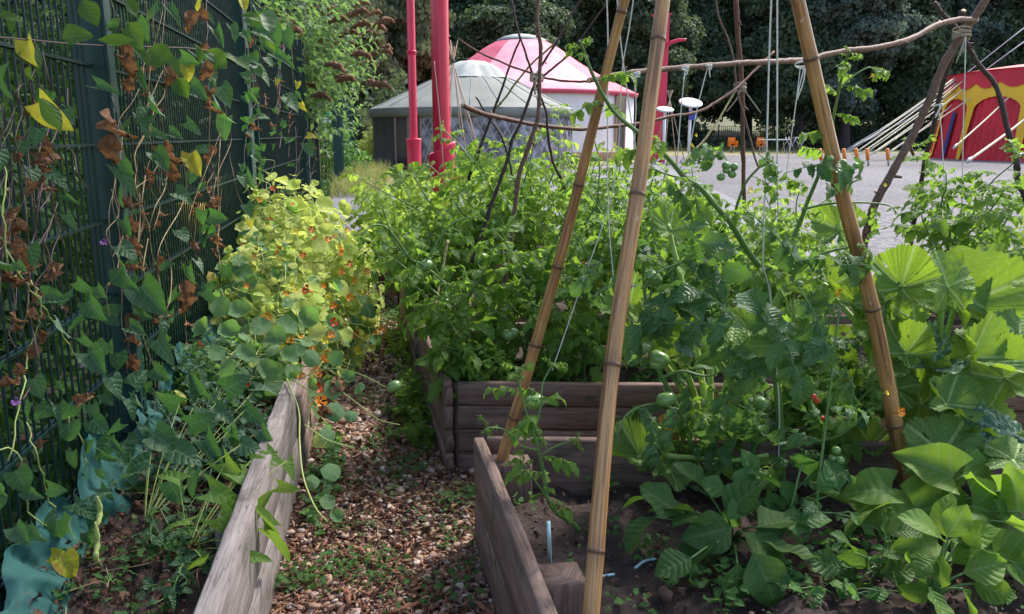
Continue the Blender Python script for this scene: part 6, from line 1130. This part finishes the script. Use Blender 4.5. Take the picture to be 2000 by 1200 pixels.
climber('bean vine with yellowing tendrils and pods on the nearest fence panel', [[(10, 300), (8, 420), (14, 540), (52, 515)], [(55, 540), (80, 590), (72, 640), (55, 690), (45, 760), (20, 900)], [(52, 825), (75, 900), (98, 980), (120, 1040), (150, 1090), (240, 1150), (235, 1160)], [(130, 815), (165, 870), (168, 920), (190, 1080), (240, 1150), (300, 1170), (330, 1210)], [(-10, 880), (35, 885), (60, 1000), (110, 1040), (150, 1100)], [(0, 460), (40, 540), (100, 620), (150, 700)]],
    [(55, 480, 60, -80), (150, 550, 50, -45), (110, 625, 60, -75), (160, 660, 50, -50), (175, 690, 75, -50), (65, 740, 60, -70), (30, 920, 75, -70), (-10, 930, 70, -80), (30, 1030, 60, -50), (140, 1010, 70, -100), (270, 1110, 75, -60), (215, 1180, 60, 0), (180, 820, 60, -40), (240, 870, 60, -70), (300, 1010, 55, -50), (250, 940, 45, -30), (130, 380, 40, -40), (60, 330, 55, -70), (100, 340, 60, -40), (170, 1040, 40, -80), (0, 150, 60, -80), (130, 420, 45, -60), (230, 690, 55, -90), (250, 780, 60, -60), (300, 720, 55, -40), (190, 560, 40, -60), (360, 770, 60, -30), (280, 830, 50, -60), (350, 860, 50, -50), (380, 920, 50, -30), (330, 800, 60, -40), (450, 1020, 60, -40), (480, 930, 60, 130), (520, 1030, 80, -55), (470, 970, 70, -40), (430, 880, 60, -30), (400, 830, 60, -50), (500, 900, 70, -60)]+rl(26, (-20, 560, 240, 1120), (35, 75), r2)+rl(14, (-20, 100, 190, 600), (35, 65), r2)+rl(34, (170, 740, 440, 1000), (30, 60), r2),
    [(120, 1090, 95, -60), (100, 1085, 60, -20)], [(10, 730, 70, -80), (75, 855, 40, -90), (230, 1000, 40, -60), (65, 600, 40, -90), (140, 780, 60, 0), (30, 710, 50, -60)], 93, mat='vine', pods=[[(190, 970), (195, 1000), (190, 1030)], [(186, 1020), (190, 1060), (187, 1090), (200, 1115)]], flw=[(160, 712), (35, 785), (265, 935), (205, 475)], smat='paletend')
climber('morning-glory style climber on the wide post and gate panel', [[(470, 0), (480, 100), (490, 200), (478, 300), (490, 400)], [(570, 90), (572, 160), (568, 200)], [(600, 250), (590, 290), (580, 320)], [(545, 40), (548, 130), (540, 260), (545, 330)]],
    [(505, 30, 80, -60), (520, 50, 80, -75), (500, 60, 60, -20), (540, 110, 55, -30), (480, 120, 45, 0), (490, 180, 40, -60), (485, 280, 40, -90), (480, 340, 45, -60), (560, 190, 50, -45), (598, 280, 40, -60), (495, 440, 45, -30), (480, 400, 40, -60), (500, 130, 60, -45), (555, 60, 50, -70)]+rl(40, (470, 0, 520, 460), (18, 34), r2)+rl(26, (525, 60, 600, 330), (12, 24), r2), [(590, 200, 34, -70), (580, 160, 26, -90), (600, 265, 36, -10), (495, 410, 30, -90), (488, 430, 30, -90), (470, 0, 50, -60), (540, 155, 22, -90)], [(490, 70, 30, -90), (492, 240, 30, -60), (497, 180, 26, -90)], 94, mat='vine', flw=None)
tr_ = np.random.default_rng(303)
for lab, x0, x1, nn_, sd, mt in (('tangle of dry purple-brown stems hanging over the nearest fence panel', 0, 175, 22, 1, 'purplestem'), ('tangle of dry straw-coloured stems hanging over the middle fence panel', 215, 455, 30, 2, 'drystem'), ('thin dry stems hanging over the gate panels', 490, 610, 26, 3, 'purplestem')):
    t = thing('dried_vine', aX((x0+x1)/2, 300, -.97), lab, 'plant', G_V); S = MB(); D = MB()
    for q in range(nn_):
        x = tr_.uniform(x0, x1); y = tr_.uniform(-40, 500 if x1 < 480 else 250); pts = []
        for k_ in range(tr_.integers(4, 9)): pts.append(aX(x, y, -.965+tr_.normal(0, .012))); x += tr_.normal(0, 14 if x1 < 480 else 5); y += tr_.uniform(25, 70)*(1 if x1 < 480 else .5)
        P = catmull(pts, 5); tube(S, P, tr_.uniform(.0012, .0026), 5)
        if tr_.random() < .45:
            n_ = tr_.integers(2, 7); ii = tr_.integers(len(P)//2, len(P), n_); d = unit(tr_.normal(0, .35, (n_, 3))+[0, 0, -1]); put(D, T_CRUMP, P[ii], d, unit(np.cross(d, tr_.normal(0, 1, (n_, 3)))), tr_.uniform(.03, .075, n_), tr_)
    S.build('stem', M[mt], t); D.build('dead_leaves', M['dried'], t)
gp = np.random.default_rng(404)
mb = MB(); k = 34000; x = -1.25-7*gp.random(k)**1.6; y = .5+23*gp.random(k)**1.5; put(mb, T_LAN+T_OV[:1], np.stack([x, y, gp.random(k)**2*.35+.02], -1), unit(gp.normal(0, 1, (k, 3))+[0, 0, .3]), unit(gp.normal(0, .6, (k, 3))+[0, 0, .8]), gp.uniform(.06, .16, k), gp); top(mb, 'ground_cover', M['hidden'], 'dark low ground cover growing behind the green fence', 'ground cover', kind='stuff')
clump('leafy_plant', 'self-sown greenery creeping out at the left side of the second raised bed', .16, 4.4, .0, .12, .75, .34, 46, 'tomleaf', T_OV+T_HEART, .06, 75)
clump('leafy_plant', 'self-sown greenery creeping out at the left side of the third raised bed', .12, 5.9, .0, .10, .7, .26, 30, 'tomleaflight', T_OV+T_HEART, .06, 76)
clump('leafy_plant', 'low trailing leaves at the path side below the nasturtium runner', -.28, 3.5, .0, .10, .6, .16, 30, 'nast', T_DISC, .045, 77)
# ------------------------------------------------------------------ BUDDLEIA
def buddleia():
    rng = np.random.default_rng(101); t = thing('flowering_shrub', (-2.2, 14., 0), 'arching shrub with brown spent flower spikes leaning over the fence top', 'shrub'); S = MB(); Lf = MB(); base = np.array([-1.9, 14., 0]); tips = []
    tgt = [(x, y) for x, y in zip(rng.uniform(500, 735, 58), rng.uniform(-60, 190, 58)) if y < 200-(x-560)*.25+60]+[(600, 215), (640, 235), (660, 260), (690, 250), (650, 200), (620, 190), (700, 190), (735, 60), (745, 95), (740, 120), (730, 140), (700, 30), (680, 10), (560, 30), (650, 300), (560, -30), (600, -40), (640, -30), (690, -40), (720, -20), (748, 70), (752, 110), (746, 150), (735, 170), (725, 205), (705, 225), (690, 170), (670, 130)]
    for (x, y) in tgt:
        e_ = aY(x, y, rng.uniform(12., 15.5)); mid = base*.35+e_*.65+np.array([-.3, 0, .55+rng.normal(0, .1)]); P = catmull([base+rng.normal(0, .12, 3)*[1, 1, 0], base*.7+mid*.3+[0, 0, .9], mid, e_], 7); Pn = P[9:]; tube(S, P[:10], np.linspace(.02, .008, 10), 6); leafy(S, Lf, Pn, .007, .003, T_LAN, .042, .25, .15, rng, .0, 5, .9)
        tips.append((e_, unit(P[-1]-P[-3])))
    S.build('stem', M['weedstem'] if 'weedstem' in M else M['stem'], t); Lf.build('foliage', M['bud'], t)
    for i, (e_, d) in enumerate(tips[:58]):
        mb = MB(); P = catmull([e_, e_+d*.15+[0, 0, -.01], e_+d*.28+[0, 0, -.06], e_+d*.36+[0, 0, -.14]], 5); n = len(P); tube(mb, P, .042*np.sin(np.linspace(.35, 2.95, n))**.7*(1+rng.normal(0, .12, n)), 8, rfun=lambda a, b: 1+rng.normal(0, .2, (a, b))); mb.build('flower_spike', M['flowerbrown'], t)
    return t
buddleia()
# shrubs seen through the fence mesh
def bush(label, x, y, z, rx, ry, rz_, n, mat, seed, L=.12, name='shrub', cat='shrub', group='shrubs beyond the green fence'):
    rng = np.random.default_rng(seed); t = thing(name, (x, y, 0), label, cat, group); mb = MB(); d = unit(rng.normal(0, 1, (n, 3))); r_ = rng.uniform(.55, 1.05, n)*(1+.15*np.sin(d[:, 0]*9+seed)*np.sin(d[:, 2]*8)); p = np.array([x, y, z])+d*r_[:, None]*[rx, ry, rz_]; p[:, 2] = np.maximum(p[:, 2], .05); nn = unit(d+rng.normal(0, .6, (n, 3))+[0, 0, .4]); put(mb, T_LAN+T_OV[:1], p, np.cross(nn, rng.normal(0, 1, (n, 3))), nn, L*rng.uniform(.6, 1.3, n), rng); mb.build('foliage', M[mat], t)
    S = MB()
    for i in range(7): a = i*.9; tube(S, [(x, y, 0), (x+rx*.3*math.cos(a), y+ry*.3*math.sin(a), z*.7), (x+rx*.7*math.cos(a), y+ry*.7*math.sin(a), z+rz_*.3)], [.03, .02, .008], 6)
    S.build('stem', M['trunk'], t); return t
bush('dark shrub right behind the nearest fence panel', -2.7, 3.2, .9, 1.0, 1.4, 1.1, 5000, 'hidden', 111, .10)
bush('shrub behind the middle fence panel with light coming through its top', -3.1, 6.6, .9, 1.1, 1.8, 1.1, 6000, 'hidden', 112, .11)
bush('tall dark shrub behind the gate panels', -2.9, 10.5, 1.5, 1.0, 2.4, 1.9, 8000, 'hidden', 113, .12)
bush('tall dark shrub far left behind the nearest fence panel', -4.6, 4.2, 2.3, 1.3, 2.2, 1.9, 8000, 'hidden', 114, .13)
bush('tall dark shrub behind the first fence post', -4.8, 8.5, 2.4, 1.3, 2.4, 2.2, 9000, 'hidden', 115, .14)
bush('light green shrub beyond the short open mesh panel', -2.6, 29, 1.0, 2.2, 1.6, 1.5, 5000, 'weed', 116, .16)
bush('yellow-green bush between the far fence and the grey yurt', .1, 42., .8, .9, 2.2, 1.1, 5000, 'nastyel_sun', 117, .12, group=None)
mb = MB(); lathe(mb, aX(385, 545, -2.)*[1, 1, 0]+[0, 0, .5], [(.0, 0), (.12, .0), (.15, .32), (.14, .32), (.12, .02)], 24); top(mb, 'plastic_tub', M['yellowplastic'], 'yellow plastic tub standing behind the middle fence panel', 'tub')
# ------------------------------------------------------------------ GRASS and WEEDS
grng = np.random.default_rng(121); mb = MB(); k = 26000; x = grng.uniform(-1.2, 9., k); y = grng.uniform(21, 43, k); ok = (x > -1.3+0*y) & (x < -.4+(y-21)*.55) ; x, y = x[ok], y[ok]; k = len(x)
tall = (x < .2+(y-24)*.02) | (y > 37); h = grng.uniform(.10, .24, k)*np.where(tall, 2.8, 1.)
put(mb, T_GRASS, np.stack([x, y, 0*x], -1), unit(np.stack([grng.normal(0, .28, k), grng.normal(0, .28, k), np.ones(k)], -1)), unit(grng.normal(0, 1, (k, 3))*[1, 1, .2]), h, grng)
top(mb, 'grass', M['grassb'], 'dry yellow-green grass between the tarmac and the yurts', 'grass', kind='stuff')
mb = MB(); k = 9000; x = grng.uniform(8, 40, k); y = 69+grng.normal(0, 1.5, k)+x*.25; put(mb, T_GRASS, np.stack([x, y, 0*x], -1), unit(np.stack([grng.normal(0, .28, k), grng.normal(0, .28, k), np.ones(k)], -1)), unit(grng.normal(0, 1, (k, 3))*[1, 1, .2]), grng.uniform(.2, .5, k), grng); top(mb, 'grass', M['grassb'], 'strip of dry grass at the back edge of the yard', 'grass', kind='stuff')
mb = MB(); S = MB()
def rosette(x, y, z, r, n, Ts, sz, m=0):
    a = grng.uniform(0, 2*PI, n); q = grng.random(n)**.7*r; p = np.stack([x+q*np.cos(a), y+q*np.sin(a), z+grng.uniform(.01, .06, n)*(r/.1)**.5], -1); d = unit(np.stack([np.cos(a+grng.normal(0, .6, n)), np.sin(a+grng.normal(0, .6, n)), grng.uniform(-.1, .5, n)], -1)); put(mb, Ts, p, d, unit(grng.normal(0, .35, (n, 3))+[0, -.15, 1]), sz*grng.uniform(.6, 1.3, n), grng, m)
for (px, py, r, n, s_) in ((640, 1140, .14, 90, .03), (700, 1110, .13, 110, .03), (620, 1130, .12, 80, .03), (560, 1150, .09, 60, .035), (740, 1130, .12, 110, .028), (690, 1040, .09, 70, .025), (850, 1010, .10, 70, .022), (900, 1060, .10, 70, .026), (930, 1120, .08, 60, .03), (780, 1180, .08, 40, .03), (880, 1170, .10, 50, .035), (760, 920, .10, 70, .03), (720, 880, .10, 60, .03), (700, 940, .08, 40, .025), (800, 1040, .07, 40, .02)):
    p = aZ(px, py, .02); rosette(p[0], p[1], .02, r, int(n*.7), T_OV+T_LAN, s_*.8)
for i in range(75): y = grng.uniform(3.2, 8.5); x = grng.choice([grng.uniform(-.38, .33), grng.uniform(.0, .33)]); rosette(x, y, .02, grng.uniform(.04, .14), grng.integers(10, 45), T_OV+T_LAN, grng.uniform(.018, .04))
for (px, py, r, n, s_) in ((1300, 940, .06, 40, .02), (1350, 920, .08, 50, .022), (1250, 1090, .06, 30, .02), (1330, 1150, .05, 20, .03), (1400, 1160, .08, 40, .03), (1500, 1150, .08, 40, .03), (1560, 1170, .06, 24, .03), (1180, 960, .05, 20, .025), (1000, 930, .06, 30, .02), (1010, 1000, .06, 30, .02), (1210, 1050, .05, 20, .02), (1600, 1100, .08, 50, .025), (1680, 1100, .1, 60, .03), (1380, 1100, .08, 50, .022)):
    p = aZ(px, py, .28); rosette(p[0], p[1], .29, r, n, T_OV, s_)
for i in range(46): rosette(grng.uniform(-.98, -.5), grng.uniform(2.2, 4.4), .28, grng.uniform(.03, .1), grng.integers(5, 22), T_OV+T_LAN, grng.uniform(.018, .04))
for i in range(60): x = grng.uniform(.5, 3.); rosette(x, grng.uniform(1.5, 2.7)-x*.19, .28, grng.uniform(.02, .08), grng.integers(4, 20), T_OV+T_LAN, grng.uniform(.014, .035))
for i in range(60): x = grng.uniform(.4, 3.); rosette(x, grng.uniform(3.75, 4.7)-x*.19, .33, .08, 30, T_OV, .03)
top(mb, 'weeds', M['weed'], 'small green weeds creeping over the path and bare soil', 'weeds', kind='stuff')
mb = MB(); k = 160       # twigs
for i in range(k):
    x, y = grng.uniform(-.37, .28), grng.uniform(1.4, 5.); a = grng.uniform(0, PI*2); L = grng.uniform(.04, .16); p = np.array([x, y, .035]); d = np.array([math.cos(a), math.sin(a), .05]); tube(mb, catmull([p, p+d*L*.5+grng.normal(0, .01, 3)*[1, 1, .3], p+d*L], 3), .0016, 5)
for i in range(60):
    x, y = grng.uniform(-1., -.5), grng.uniform(1.4, 3.6); a = grng.uniform(0, PI*2); L = grng.uniform(.05, .18); p = np.array([x, y, .31]); d = np.array([math.cos(a), math.sin(a), .05]); tube(mb, catmull([p, p+d*L*.5+grng.normal(0, .01, 3)*[1, 1, .3], p+d*L], 3), .0016, 5)
top(mb, 'twigs', M['drystem'], 'dry straw-coloured twigs scattered on the path and soil', 'twigs', kind='stuff')
